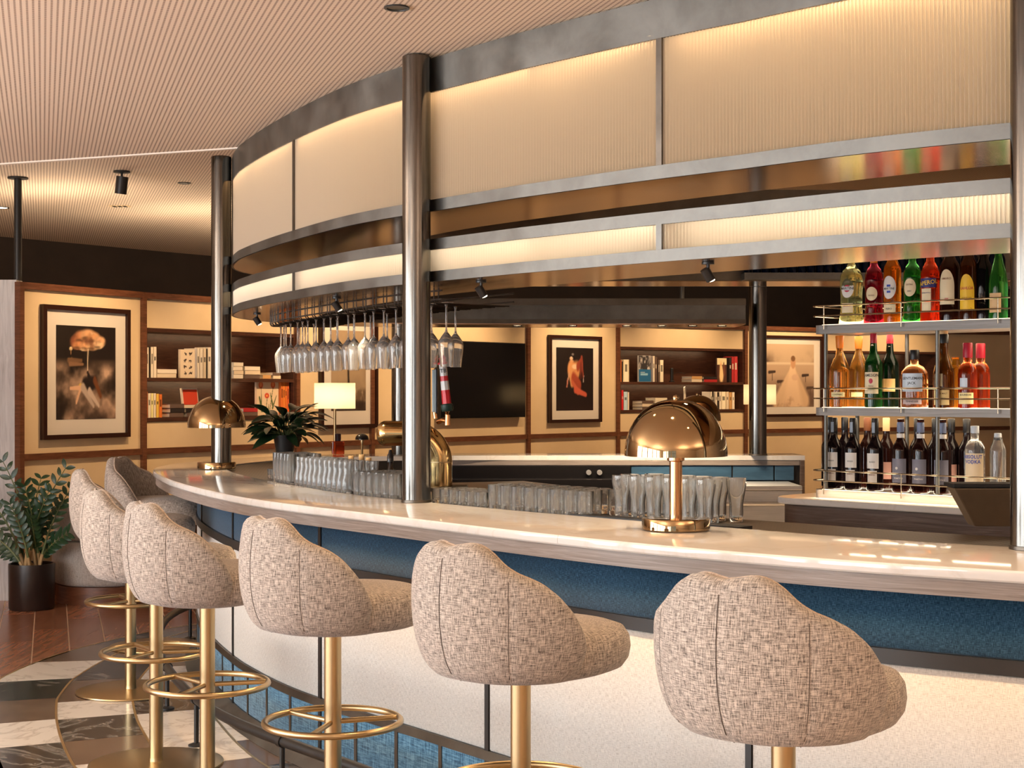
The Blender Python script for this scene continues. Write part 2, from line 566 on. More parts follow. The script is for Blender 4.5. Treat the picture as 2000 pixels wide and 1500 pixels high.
def s_at(px, d=0.0, far=False):
    """arc length where the line offset by d crosses picture column px"""
    best = None
    rng_ = np.arange(S_LEFT, SMAX, 0.01) if far else np.arange(0.2, S_LEFT, 0.01)
    for s in rng_:
        p = CP(s, d); e = abs(1000 + F * p.x / p.y - px)
        if best is None or e < best[0]: best = (e, s)
    return best[1]

def sweep(mb, prof, s0, s1, step=0.06, ends=True, uv=None):
    """closed profile of (d, z) carried along the bar's outline"""
    n = max(2, int(math.ceil((s1 - s0) / step)) + 1)
    m = len(prof); vs = []; fs = []
    for i in range(n):
        s = s0 + (s1 - s0) * i / (n - 1)
        for (d, z) in prof: vs.append(CP(s, d, z))
    for i in range(n - 1):
        for j in range(m):
            k = (j + 1) % m
            fs.append((i*m + j, i*m + k, (i+1)*m + k, (i+1)*m + j))
    if ends:
        fs.append(tuple(range(m))[::-1]); fs.append(tuple(range((n-1)*m, n*m)))
    mb.add(vs, fs)
    return mb
def rect(d0, d1, z0, z1):
    return [(d0, z0), (d1, z0), (d1, z1), (d0, z1)]
def face_panel(name, d, z0, z1, s0, s1, mat, parent, th=0.02, step=0.05):
    """upholstered panel on the bar front: front sheet with uv in metres, returned to th behind"""
    n = max(2, int((s1 - s0) / step) + 2); rows = []; uv = []
    e = 0.004
    prof = [(d + th, z0), (d + e, z0), (d, z0 + e), (d, z1 - e), (d + e, z1), (d + th, z1)]
    for i in range(n):
        s = s0 + (s1 - s0) * i / (n - 1)
        for (dd, z) in prof:
            rows.append(CP(s, dd, z)); uv.append((s, z + dd))
    m = len(prof); mb = MB()
    mb.add(rows, [(i*m + j, i*m + j + 1, (i+1)*m + j + 1, (i+1)*m + j) for i in range(n - 1) for j in range(m - 1)])
    return obj(name, mb, mat, parent, uvs=uv, ang=60)

# lettering
_txt = {}
def text_geo(s, size=1.0, bold=0.0):
    key = (s, bold)
    if key not in _txt:
        cu = bpy.data.curves.new('lettering', 'FONT'); cu.body = s; cu.size = 1.0
        cu.align_x = 'CENTER'; cu.align_y = 'CENTER'; cu.resolution_u = 2; cu.offset = bold
        o = bpy.data.objects.new('lettering', cu); COL.objects.link(o)
        bpy.context.view_layer.update()
        me = bpy.data.meshes.new_from_object(o.evaluated_get(bpy.context.evaluated_depsgraph_get()))
        vs = [tuple(v.co) for v in me.vertices]; fs = [tuple(p.vertices) for p in me.polygons]
        bpy.data.objects.remove(o); bpy.data.curves.remove(cu); bpy.data.meshes.remove(me)
        _txt[key] = (vs, fs)
    vs, fs = _txt[key]
    return [(x * size, y * size) for x, y, z in vs], fs

def finish_text_on_cyl(mb, s, size, r, zc, a0=-PI / 2, tilt=0.0, wscale=1.0, bold=0.012):
    """lettering wrapped round a vertical cylinder of radius r, centred on angle a0 (outside view)"""
    v2, fs = text_geo(s, size, bold)
    ct, st = math.cos(tilt), math.sin(tilt)
    vs = []
    for x, y in v2:
        x *= wscale
        x, y = x * ct - y * st, x * st + y * ct
        a = a0 + x / r
        vs.append((r * math.cos(a), r * math.sin(a), zc + y))
    mb.add(vs, fs); return mb

# ================================================================ SETTING
def fn(pts):
    xs = [p[0] for p in pts]; ys = [p[1] for p in pts]
    return lambda s: float(np.interp(s, xs, ys))
DC = fn([(0, .60), (4.4, .635), (5.5, .535), (7.6, .49), (8.8, .445), (10.5, .46), (18, .47)])   # canopy face
DI = lambda s: DC(s) - 0.03                                                                   # inner edge of the stone
DB = fn([(0, .19), (7.4, .19), (9.2, .25), (10.5, .26), (18, .24)])                            # bar front
_dr = fn([(0, -.14), (6.8, -.14), (8.6, -.02), (9.5, .09), (10.5, .10), (18, .1)])
DR = lambda s: sum(_dr(s + k * .1) for k in range(-6, 7)) / 13               # foot rail
def sw(mb, prof, s0, s1, off=None, step=0.06, ends=True):
    n = max(2, int(math.ceil((s1 - s0) / step)) + 1); m = len(prof); vs = []; fs = []
    for i in range(n):
        s = s0 + (s1 - s0) * i / (n - 1); o = off(s) if off else 0.0
        for p in prof:
            d = p[0](s) if callable(p[0]) else p[0] + o
            vs.append(CP(s, d, p[1]))
    for i in range(n - 1):
        for j in range(m):
            k = (j + 1) % m
            fs.append((i*m + j, i*m + k, (i+1)*m + k, (i+1)*m + j))
    if ends: fs += [tuple(range(m))[::-1], tuple(range((n-1)*m, n*m))]
    mb.add(vs, fs); return mb

ZC = 2.92      # ceiling over the bar
ZH = 3.15      # higher ceiling beyond the step
X0, X1, Y0, Y1 = -6.6, 8.5, -4.6, 24.0
# step line of the ceiling, read at (0,312) and (420,290)
LA = Vector((-2.72 - 4.2, 9.07 + 1.53, 0)); LB = Vector((8.5, 4.95, 0))
LA = Vector((X0, 10.65, 0)); LB = Vector((X1, 4.85, 0))
LM = Vector((-2.72, 9.07, 0)); LN = Vector((-1.68, 8.66, 0))
_sl = (LN.y - LM.y) / (LN.x - LM.x)
LA = Vector((X0, LM.y + _sl * (X0 - LM.x), 0)); LB = Vector((X1, LM.y + _sl * (X1 - LM.x), 0))

mb = MB(); mb.box(((X0 + X1) / 2, (Y0 + Y1) / 2, -0.0330), (X1 - X0, Y1 - Y0, 0.060))
floor = struct('floor', mb, 'grout')
mb = MB()
mb.prism([(X0, Y0), (X1, Y0), (X1, LB.y), (X0, LA.y)], ZC, ZC + 0.30)
mb.prism([(X0, LA.y - .02), (X1, LB.y - .02), (X1, Y1), (X0, Y1)], ZH, ZH + 0.07)
ceiling = struct('ceiling', mb, 'ceiling_perforated', smooth=False)
mb = MB()   # pale metal edge along the step
nrm = Vector((-(LB - LA).y, (LB - LA).x, 0)).normalized()
a, b = LA, LB
mb.add([(a.x, a.y, ZC - .008), (b.x, b.y, ZC - .008), (b.x + nrm.x*.03, b.y + nrm.y*.03, ZC - .008), (a.x + nrm.x*.03, a.y + nrm.y*.03, ZC - .008),
        (a.x, a.y, ZC + .24), (b.x, b.y, ZC + .24), (b.x + nrm.x*.03, b.y + nrm.y*.03, ZC + .24), (a.x + nrm.x*.03, a.y + nrm.y*.03, ZC + .24)],
       [(0,3,2,1),(4,5,6,7),(0,1,5,4),(1,2,6,5),(2,3,7,6),(3,0,4,7)])
struct('trim_1', mb, 'white_paint', smooth=False)

# outer walls, with the window openings that light the room
def wall_with_openings(name, axis, pos, a0, a1, th, openings, z0, z1, mat):
    mb = MB(); cur = a0
    def bx(u0, u1, zz0, zz1):
        if u1 - u0 < 1e-3: return
        if axis == 'x': mb.box((pos, (u0 + u1) / 2, (zz0 + zz1) / 2), (th, u1 - u0, zz1 - zz0))
        else: mb.box(((u0 + u1) / 2, pos, (zz0 + zz1) / 2), (u1 - u0, th, zz1 - zz0))
    for (u0, u1) in openings:
        bx(cur, u0, 0, 3.2); bx(u0, u1, 0, z0); bx(u0, u1, z1, 3.2); cur = u1
    bx(cur, a1, 0, 3.2)
    return struct(name, mb, mat, smooth=False)
lo = [(-3.0 + i * 1.9, -3.0 + i * 1.9 + 1.7) for i in range(5)]
ro = [(-5.9 + i * 1.9, -5.9 + i * 1.9 + 1.7) for i in range(3)]
wall_with_openings('wall_left', 'x', X0 + .05, Y0, Y1, .1, lo, .35, 2.65, 'wall_plain')
wall_with_openings('wall_rear', 'y', Y0 + .05, X0, X1, .1, ro, .35, 2.65, 'wall_plain')
mb = MB(); mb.box((X1 - .05, (Y0 + Y1) / 2, 1.6), (.1, Y1 - Y0, 3.2)); struct('wall_right', mb, 'wall_plain', smooth=False)
wi = 0
for (u0, u1) in lo:
    wi += 1; mb = MB(); x = X0 + .05; c = (u0 + u1) / 2
    for yy in (u0 + .03, c, u1 - .03): mb.box((x, yy, 1.5), (.06, .05, 2.3))
    for zz in (.38, 1.9, 2.62): mb.box((x, c, zz), (.06, u1 - u0, .05))
    struct('window_%d' % wi, mb, 'black_metal', smooth=False)
for (u0, u1) in ro:
    wi += 1; mb = MB(); y = Y0 + .05; c = (u0 + u1) / 2
    for xx in (u0 + .03, c, u1 - .03): mb.box((xx, y, 1.5), (.05, .06, 2.3))
    for zz in (.38, 1.9, 2.62): mb.box((c, y, zz), (u1 - u0, .06, .05))
    struct('window_%d' % wi, mb, 'black_metal', smooth=False)

# dark wall far behind the panelled screen: through (0,462) and (415,500) where it meets the ceiling
DWP = [(-6.5, 14.6), (-5.28, 15.85), (-3.54, 18.1), (-1.5, 20.3), (1.5, 22.3), (5.0, 23.6), (8.4, 23.9)]
dq, _ = resample(catmull(DWP, 12), 0.25)
mb = MB(); mb.grid([[(x, y, 0), (x, y, ZH)] for x, y in dq]); struct('wall_back', mb, 'wall_dark')

# ---- floor boards and marble tiles
BD = Vector((-0.30, 1.0, 0)).normalized(); BP = Vector((BD.y, -BD.x, 0))     # boards run towards BD
def clip_poly(poly, inside, ins):
    """keep the part of a polygon where inside(p) >= 0"""
    out = []
    for i in range(len(poly)):
        a, b = poly[i], poly[(i + 1) % len(poly)]; fa, fb = inside(a), inside(b)
        if fa >= 0: out.append(a)
        if fa * fb < 0:
            t = fa / (fa - fb); out.append((a[0] + (b[0] - a[0]) * t, a[1] + (b[1] - a[1]) * t))
    return out
D1 = fn([(0, -.98), (7.0, -.98), (8.94, -.817), (9.4, -.631), (9.94, -.386), (10.6, -.168), (11.4, .05), (18, .15)])
D2 = fn([(0, -.72), (6.9, -.674), (7.9, -.588), (8.3, -.549), (8.8, -.445), (9.32, -.28), (10.2, -.05), (18, .2)])
D3 = fn([(0, -.33), (7.16, -.291), (7.68, -.245), (8.12, -.198), (8.7, -.10), (9.3, .03), (10.4, .16), (18, .2)])
D4 = fn([(0, -.03), (6.5, .01), (7.42, .09), (8.2, .14), (9.2, .2), (18, .22)])
qi = np.arange(0, len(Q), 3)
def sdist(p):
    dd = (Q[qi, 0] - p[0])**2 + (Q[qi, 1] - p[1])**2; i = qi[int(np.argmin(dd))]
    return SS[i], (p[0] - Q[i, 0]) * NM[i, 0] + (p[1] - Q[i, 1]) * NM[i, 1]
def outside_marble(p):
    s, d = sdist(p); return D1(s) - d
wid = 0.215
O = Vector((-3.25, 11.2, 0))
board_mesh = {}
tinted = []
for k in range(3):
    t = 0.82 + 0.16 * k
    tinted.append(wood('floor_wood_%d' % k, (0.17*t, 0.068*t, 0.036*t, 1), (0.29*t, 0.122*t, 0.066*t, 1), (0.40*t, 0.18*t, 0.10*t, 1), 4.5, (7, .6, 1), 0.24, 'Object'))
nb = 0
for i in range(-26, 20):
    off = (i * 0.37) % 1.0 * 1.25
    for j in range(-8, 5):
        u0 = i * wid; v0 = j * 1.25 + off - 2.0
        c = O + BP * (u0 + wid / 2) + BD * (v0 + .62)
        if c.y < 2.0 or c.y > 16.5 or c.x < -6.4: continue
        px = 1000 + F * c.x / c.y
        if px < -2200 or px > 900: continue
        g = .004
        poly = []
        for (uu, vv) in ((g, g), (wid - g, g), (wid - g, .42), (wid - g, .84), (wid - g, 1.25 - g), (g, 1.25 - g), (g, .84), (g, .42)):
            p = O + BP * (u0 + uu) + BD * (v0 + vv); poly.append((p.x, p.y))
        poly = clip_poly(poly, outside_marble, None)
        if len(poly) < 3: continue
        mb = MB(); mb.prism([(x - c.x, y - c.y) for x, y in poly], -.0028, 0.0)
        o = obj('floor_board', mb, tinted[(i * 3 + j * 5) % 3], floor, smooth=False); o.location = (c.x, c.y, 0); nb += 1
def marble_band(d0, d1, bounds, mats):
    for i in range(len(bounds) - 1):
        s0, s1 = bounds[i] + .003, bounds[i + 1] - .003
        n = 6; A = []; B = []
        for k in range(n + 1):
            s = s0 + (s1 - s0) * k / n
            a = CP(s, d0(s) + .006); b = CP(s, d1(s) - .006); A.append((a.x, a.y)); B.append((b.x, b.y))
        mb = MB(); mb.prism(A + B[::-1], -.0028, 0.0)
        obj('marble_tile', mb, mats[i % len(mats)], floor, smooth=False)
bl, br, wh = 'marble_black', 'marble_brown', 'marble_white'
marble_band(D1, D2, [2.4, 2.9, 3.4, 3.9, 4.4, 4.9, 5.4, 5.9, 6.4, 6.88, 7.36, 7.84, 8.34, 8.84, 9.34, 9.84, 10.34, 10.8], [bl, wh, br, bl, wh, br, bl, wh, br, bl, wh, br, bl, wh, br, bl, br])
marble_band(D2, D3, [2.4, 2.9, 3.4, 3.9, 4.4, 4.95, 5.45, 5.95, 6.45, 6.94, 7.36, 7.82, 8.22, 8.76, 9.32, 9.8, 10.3, 10.8], [br, wh, bl, br, bl, br, wh, bl, wh, br, bl, wh, br, bl, br, bl, br])
marble_band(D3, D4, [2.4, 3.2, 3.8, 4.4, 5.0, 5.6, 6.2, 6.72, 7.24, 7.80, 8.2, 8.66, 9.05, 9.5, 10.0, 10.6], [bl, br, wh, bl, wh, br, br, wh, wh, bl, wh, wh, br, wh, bl])
marble_band(D4, lambda s: DB(s) + .10, [2.4, 3.2, 3.9, 4.6, 5.3, 5.95, 6.55, 7.05, 7.6, 8.2, 8.8, 9.4, 10.0], [wh, bl, br, wh, br, bl, br, wh, br, wh, br])
for dd in (D1, D2, D3, D4):
    mb = MB(); sw(mb, [(lambda s, dd=dd: dd(s) - .0055, -.0028), (lambda s, dd=dd: dd(s) + .0055, -.0028), (lambda s, dd=dd: dd(s) + .0055, .0008), (lambda s, dd=dd: dd(s) - .0055, .0008)], 2.4, 10.8)
    obj('brass_inlay_strip', mb, 'brass_inlay', floor, smooth=False)

# ---- panelled screen wall with pictures and bookcases; stations are its stiles
WST = [(-3.66, 11.40), (-3.03, 12.58), (-1.98, 14.08), (-1.37, 14.90), (0.165, 16.75), (1.22, 17.85), (2.88, 19.0), (3.98, 19.62), (5.65, 20.4), (7.3, 20.95)]
ZT0, ZT1 = 2.315, 2.365
ZM0, ZM1 = 1.035, 1.085
NL, NM_, NT_ = 1.335, 1.665, 2.045      # niche: lower shelf, middle shelf, head
screen = bpy.data.objects.new('wall_screen', None); COL.objects.link(screen); screen['kind'] = 'structure'
def frame_of(i):
    a = Vector((*WST[i], 0)); b = Vector((*WST[i + 1], 0)); u = (b - a); L = u.length; u.normalize()
    n = Vector((u.y, -u.x, 0))          # towards the bar
    return a, u, n, L
def wmat(i):
    a, u, n, L = frame_of(i)
    m = Matrix(((u.x, n.x, 0, a.x), (u.y, n.y, 0, a.y), (0, 0, 1, 0), (0, 0, 0, 1)))
    return m, L
def wbox(i, name, x0, x1, y0, y1, z0, z1, mat, parent):
    m, L = wmat(i); mb = MB(); mb.box(((x0 + x1) / 2, (y0 + y1) / 2, (z0 + z1) / 2), (x1 - x0, y1 - y0, z1 - z0), M4=m)
    return obj(name, mb, mat, parent, smooth=False)
KINDS_ = ['pic', 'case', 'pic', 'tv', 'pic', 'case', 'pic', 'case', 'pic']
CASES = {}
cl = ['built-in walnut bookcase on the left, partly behind the furthest bronze column', 'built-in walnut bookcase of two shelves seen behind the brass dome lamp', 'dark built-in bookcase half hidden behind the bottle shelf']
ci = 0
for i, kind in enumerate(KINDS_):
    m, L = wmat(i)
    wbox(i, 'stile', -.022, .022, -.03, .035, 0, ZT1, 'walnut', screen)
    wbox(i, 'top_rail', .022, L - .022, -.03, .030, ZT0, ZT1, 'walnut', screen)
    wbox(i, 'chair_rail', .022, L - .022, -.03, .026, ZM0, ZM1, 'walnut', screen)
    wbox(i, 'skirting_rail', .022, L - .022, -.03, .02, 0, .12, 'walnut', screen)
    wbox(i, 'lower_panel', .022, L - .022, -.03, 0, .12, ZM0, 'wall_cream', screen)
    if kind == 'case':
        wbox(i, 'cream_panel', .022, L - .022, -.03, 0, ZM1, NL - .035, 'wall_cream', screen)
        wbox(i, 'cream_panel', .022, L - .022, -.03, 0, NT_ + .03, ZT0, 'wall_cream', screen)
        c = thing('bookcase', cl[ci], 'bookcase'); ci += 1
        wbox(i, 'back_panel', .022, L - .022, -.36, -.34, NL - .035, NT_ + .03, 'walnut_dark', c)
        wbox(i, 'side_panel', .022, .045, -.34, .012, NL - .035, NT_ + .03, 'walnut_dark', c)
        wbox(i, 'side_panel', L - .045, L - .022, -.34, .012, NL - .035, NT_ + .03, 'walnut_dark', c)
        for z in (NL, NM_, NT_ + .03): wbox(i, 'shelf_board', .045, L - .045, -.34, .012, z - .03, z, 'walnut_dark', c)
        CASES[i] = c
    else:
        wbox(i, 'cream_panel', .022, L - .022, -.03, 0, ZM1, ZT0, 'wall_cream', screen)
wbox(len(KINDS_) - 1, 'stile', frame_of(len(KINDS_) - 1)[3] - .022, frame_of(len(KINDS_) - 1)[3] + .022, -.03, .035, 0, ZT1, 'walnut', screen)
# pale end of the screen at the left edge
mb = MB(); mb.box((0, 0, 1.19), (.74, .14, 2.38)); e = struct('trim_2', mb, 'pale_wood', smooth=False)
e.location = (-4.045, 11.46, 0); 

def u_at(i, px):
    """distance along screen module i at picture column px"""
    a, u, n, L = frame_of(i); k = (px - 1000.0) / F
    return (k * a.y - a.x) / (u.x - k * u.y)

# warm picture lights above the screen
for i, kind in enumerate(KINDS_[:8]):
    a, u, n, L = frame_of(i)
    c = a + u * (L / 2)
    src = c + n * 1.25; src.z = ZH - .12
    spot('screen_wash', src, (c.x, c.y, 1.62), (128 if kind != 'case' else 100) * (1.0 if i < 2 else 1.25), WARM, 78, 0.9, 0.05)
    if kind == 'case':
        for z in (NM_ - .04, NT_ - .01):
            p = c + n * -.10; p.z = z
            area('bookcase_strip', p, (p.x - n.x * .3, p.y - n.y * .3, z - .5), L * .8, .02, 1.6, WARM)

# fill strips added behind the screen top to brighten the high ceiling
for i in range(8):
    a, u, n, L = frame_of(i)
    p = a + u * (L / 2) - n * .35; p.z = 2.34
    area('added_screen_fill', p, (p.x - n.x * .15, p.y - n.y * .15, 3.1), .3, L * .8, 15 if i < 4 else 12, WARM2)
for (x, y, pw) in ((-4.9, 9.4, 22),):
    area('added_ceiling_fill', (x, y, 1.7), (x, y, 3), .4, .4, pw, PEACH)  # another unseen fill added to brighten the ceiling at the left

# ================================================================ THE BAR
S0, S1 = 1.0, 15.12           # the run of the counter (right of the frame ... far right end)
bar = thing('bar_counter', 'long curved bar counter with white stone top and blue and cream upholstered front', 'bar counter')
# stone slabs, hairline joints between them
NOSE = [(lambda s: DI(s), 1.068), (.006, 1.068), (.0015, 1.073), (0.0, 1.084), (.0015, 1.094), (.006, 1.0990), (.012, 1.100), (lambda s: DI(s), 1.100)]
cuts = [S0, 3.02, 4.62, 6.30, 8.10, 9.60, 10.9, 12.6, 14.0, S1]
for i in range(len(cuts) - 1):
    mb = MB(); sw(mb, NOSE, cuts[i] + .0007, cuts[i + 1] - .0007, step=.04); obj('stone_slab', mb, 'stone_white', bar, ang=30)
mb = MB(); sw(mb, [(.016, 1.022), (.05, 1.022), (.05, 1.0675), (.016, 1.0675)], S0, S1); obj('wood_apron', mb, 'apron_wood', bar)
mb = MB(); sw(mb, [(.05, 1.024), (lambda s: DB(s) + .02, 1.024), (lambda s: DB(s) + .02, 1.0675), (.05, 1.0675)], S0, S1); obj('soffit_board', mb, 'backbar_wood', bar)
mb = MB(); sw(mb, [(lambda s: DB(s) + .022, 0), (lambda s: DI(s) - .02, 0), (lambda s: DI(s) - .02, 1.0675), (lambda s: DB(s) + .022, 1.0675)], S0, S1); obj('carcass', mb, 'blackout', bar)
def fp(name, z0, z1, s0, s1, mat, th=.02, dd=0.0, step=.05):
    n = max(2, int((s1 - s0) / step) + 2); rows = []; uv = []; e = .005
    for i in range(n):
        s = s0 + (s1 - s0) * i / (n - 1); d = DB(s) + dd
        for (q, z) in [(d + th, z0), (d + e, z0), (d, z0 + e), (d, z1 - e), (d + e, z1), (d + th, z1)]:
            rows.append(CP(s, q, z)); uv.append((s, z))
    m = 6; mb = MB()
    mb.add(rows, [(i*m + j, i*m + j + 1, (i+1)*m + j + 1, (i+1)*m + j) for i in range(n - 1) for j in range(m - 1)])
    return obj(name, mb, mat, bar, uvs=uv, ang=60)
main = [s_at(1460, .18), s_at(947, .18), s_at(621, .18), s_at(449, .18)]
sp = main[1] - main[0]
div = [main[0] - 2 * sp, main[0] - sp] + main + [main[3] + 1.1, main[3] + 2.15, main[3] + 3.2, main[3] + 4.3, main[3] + 5.4, S1 - .4]
for i in range(len(div) - 1):
    a, b = div[i], div[i + 1]
    fp('front_panel', .285, .800, a + .014, b - .014, 'cream_cloth')
    fp('upper_panel', .842, 1.024, a + .001, b - .001, 'blue_cloth')
    q = 4
    for k in range(q):
        u0 = a + (b - a) * k / q; u1 = a + (b - a) * (k + 1) / q
        fp('lower_panel', .060, .250, u0 + .010, u1 - .010, 'blue_cloth_low')
        if k:
            mb = MB(); sw(mb, [(lambda s: DB(s) - .004, .05), (lambda s: DB(s) + .02, .05), (lambda s: DB(s) + .02, .25), (lambda s: DB(s) - .004, .25)], u0 - .010, u0 + .010, step=.02)
            obj('lower_divider', mb, 'bronze_dark', bar, smooth=False)
for a in div:
    mb = MB(); sw(mb, [(lambda s: DB(s) - .006, .05), (lambda s: DB(s) + .02, .05), (lambda s: DB(s) + .02, 1.0235), (lambda s: DB(s) - .006, 1.0235)], a - .011, a + .011, step=.02)
    obj('panel_divider', mb, 'black_metal', bar, smooth=False)
for nm, z0, z1, mt in (('trim_rail', .800, .842, 'black_metal'), ('trim_rail', .250, .285, 'bronze_dark'), ):
    mb = MB(); sw(mb, [(lambda s: DB(s) - .008, z0), (lambda s: DB(s) + .02, z0), (lambda s: DB(s) + .02, z1), (lambda s: DB(s) - .008, z1)], div[0], div[-1]); obj(nm, mb, mt, bar, ang=30)
mb = MB(); sw(mb, [(lambda s: DB(s) - .07, 0.001), (lambda s: DB(s) + .02, 0.001), (lambda s: DB(s) + .02, .060), (lambda s: DB(s) - .004, .060), (lambda s: DB(s) - .06, .012)], div[0], div[-1]); obj('kick_plate', mb, 'bronze', bar, ang=30)

# far side, inside face: blue panels, wooden end
def far_box(name, x0, x1, y0, y1, z0, z1, mat, parent):
    mb = MB(); mb.box(((x0 + x1) / 2, (y0 + y1) / 2, (z0 + z1) / 2), (x1 - x0, y1 - y0, z1 - z0)); return obj(name, mb, mat, parent, smooth=False, bevel=.003)
yi = CP(14.0, DI(14.0)).y            # inner edge of the far stone
xe = CP(S1, .1).x
far_box('end_panel', xe - .035, xe - .005, yi - .02, yi + .42, 0, 1.066, 'backbar_wood', bar)
far_box('inner_rail', -.7, xe - .035, yi + .0, yi + .02, 1.030, 1.066, 'apron_wood', bar)
for (p0, p1) in ((1232, 1318), (1320, 1430), (1431, 1512), (1513, 1552)):
    a = at(p0, yi).x; b = at(p1, yi).x
    far_box('splash_panel', a + .003, b - .003, yi + .005, yi + .02, .925, 1.028, 'blue_panel', bar)

# black under-counter fridge with two knobs
fx0, fx1 = at(800, yi).x, at(1230, yi).x
fr = thing('bar_fridge', 'black under-counter fridge with two round knobs below the far stone top', 'fridge', ((fx0 + fx1) / 2, yi - .10, 0))
mb = MB(); mb.box((0, .04, .47), (fx1 - fx0, .12, .94)); obj('body', mb, 'black_gloss', fr, smooth=False, bevel=.004)
for k in range(3):
    wdt = (fx1 - fx0) / 3; mb = MB(); mb.box((-(fx1 - fx0) / 2 + wdt * (k + .5), -.035, .45), (wdt - .01, .03, .80)); obj('door', mb, 'black_gloss', fr, smooth=False, bevel=.004)
mb = MB(); mb.box((0, .07, .985), (fx1 - fx0, .05, .09)); obj('control_panel', mb, 'black_gloss', fr, smooth=False)
for px in (1149, 1170):
    x = at(px, yi).x - (fx0 + fx1) / 2
    mb = MB(); mb.tube([(x, .045, .985), (x, .015, .985)], .018, 14); obj('knob', mb, 'steel', fr)

# steel sink unit with drainer ribs
sx0, sx1 = fx1 + .01, xe - .12
snk = thing('sink_unit', 'stainless steel sink unit with ribbed drainer below the blue panels', 'sink', ((sx0 + sx1) / 2, yi - .28, 0))
W2 = (sx1 - sx0)
mb = MB(); mb.box((0, 0, .905), (W2, .52, .03)); obj('worktop', mb, 'steel', snk, smooth=False, bevel=.004)
mb = MB(); mb.box((0, -.245, .845), (W2, .02, .085)); obj('front_rail', mb, 'steel', snk, smooth=False, bevel=.004)
mb = MB(); mb.tube([(-W2 / 2, -.262, .80), (W2 / 2, -.262, .80)], .014, 8); obj('hand_rail', mb, 'steel', snk)
mb = MB(); mb.box((0, 0, .42), (W2 - .02, .46, .74)); obj('cabinet', mb, 'steel', snk, smooth=False, bevel=.004)
for k in range(11):
    x = at(1335 + k * 8.5, yi - .3).x - (sx0 + sx1) / 2
    mb = MB(); mb.box((x, -.03, .9225), (.010, .30, .006)); obj('drainer_rib', mb, 'steel', snk, smooth=False)

# foot rail
rail = thing('foot_rail', 'black tubular foot rail on posts along the foot of the bar', 'foot rail')
ss = np.arange(2.4, 11.0, .06)
mb = MB(); mb.tube([CP(s, DR(s), .205) for s in ss], .021, 12); obj('rail_tube', mb, 'black_metal', rail)
sp0 = s_at(381, -.14); sp1 = s_at(552, -.14); stp = sp0 - sp1
for k in range(-4, 4):
    s = sp0 - stp * k
    if s < 2.6 or s > 10.9: continue
    for q_ in ((1530, 3.54), (1017, 4.24), (650, 5.04), (405, 5.68), (305, 6.39), (255, 7.95), (305, 9.35)):
        while (CP(s, DR(s)) - at(*q_)).length < .315: s += .05
    p = CP(s, DR(s)); 
    mb = MB(); mb.tube([(p.x, p.y, .008), (p.x, p.y, .19)], .011, 10); po = obj('post', mb, 'black_metal', rail)
    mb = MB(); mb.lathe([(.036, .0005), (.036, .006), (.02, .012), (.011, .014)], 18, (p.x, p.y, 0)); obj('flange', mb, 'black_metal', po)
    t = CT(s); mb = MB(); mb.tube([Vector((p.x, p.y, .205)) - t * .014, Vector((p.x, p.y, .205)) + t * .014], .026, 14); obj('clamp', mb, 'black_metal', po)

# perforated mat along the inner edge and the ledge it lies on
mb = MB(); sw(mb, [(lambda s: DI(s) + .003, .9), (lambda s: DI(s) + .40, .9), (lambda s: DI(s) + .40, 1.080), (lambda s: DI(s) + .003, 1.080)], 1.0, 10.9)
obj('service_ledge', mb, 'blackout', bar)
def mat_perf():
    m = pbr('mat_perforated', (0.05, .04, .035, 1), 0.42, 0.3)
    t = NT(m); tc = t.coord('World', (1, 1, 1), (0, 0, R(38)))
    sp_ = t.n('ShaderNodeSeparateXYZ'); t.l(tc, 'Vector', sp_, 0)
    fx = t.math('SUBTRACT', t.math('FRACT', t.math('MULTIPLY', sp_.outputs['X'], 1 / .024)), .5)
    fy = t.math('SUBTRACT', t.math('FRACT', t.math('MULTIPLY', sp_.outputs['Y'], 1 / .024)), .5)
    d = t.math('SQRT', t.math('ADD', t.math('MULTIPLY', fx, fx), t.math('MULTIPLY', fy, fy)))
    h = t.math('LESS_THAN', d, .33)
    mx = t.n('ShaderNodeMix', data_type='RGBA'); mx.inputs[6].default_value = (.085, .062, .048, 1); mx.inputs[7].default_value = (.01, .008, .007, 1)
    t.nt.links.new(h, mx.inputs['Factor']); t.l(mx, 2, t.b, 'Base Color')
mat_perf()
mb = MB(); sw(mb, [(lambda s: DI(s) + .004, 1.0805), (lambda s: DI(s) + .39, 1.0805), (lambda s: DI(s) + .39, 1.092), (lambda s: DI(s) + .004, 1.092)], 1.2, 10.6)
pm = obj('perforated_mat', mb, 'mat_perforated', None, ang=30); tag(pm, 'dark perforated metal drip mat running along the inner edge of the counter', 'mat')
ZMAT = 1.092

# ---------------------------------------------------------------- bronze columns
def column(px, D, zb, ztop, r, label):
    p = at(px, D, zb)
    t = thing('bar_column', label, 'column', p, 0, 'bronze columns standing on the bar')
    mb = MB(); mb.lathe([(r, .010), (r, ztop - zb - .004), (r - .004, ztop - zb)], 40); obj('shaft', mb, 'column_metal', t)
    mb = MB(); mb.lathe([(r + .004, .0005), (r + .004, .010), (r, .011)], 40); obj('base_ring', mb, 'bronze_dark', t)
    return t
def col_at(px, dd):
    s = s_at(px, .45); p = CP(s, DC(s) - dd); return 1000 + F * p.x / p.y, p.y
for px, lab in ((1992, 'thickest bronze column at the right edge of the photo, in front of the bottle shelf'),
                (808, 'bronze column at the middle of the bar, left of the brass beer tower'),
                (440, 'bronze column at the left end of the bar, in front of a dome lamp')):
    x, D = col_at(px, .062)
    column(x, D, 1.1005, 2.915, .058, lab)
for px, lab in ((1480, 'slim bronze column on the far counter, left of the framed lake photograph'),
                (782, 'far bronze column mostly hidden behind the middle column, beside the brass tap barrel')):
    s = s_at(px, .40, far=True); p = CP(s, DC(s) - .065)
    column(px, p.y, 1.1005, 2.915, .062, lab)

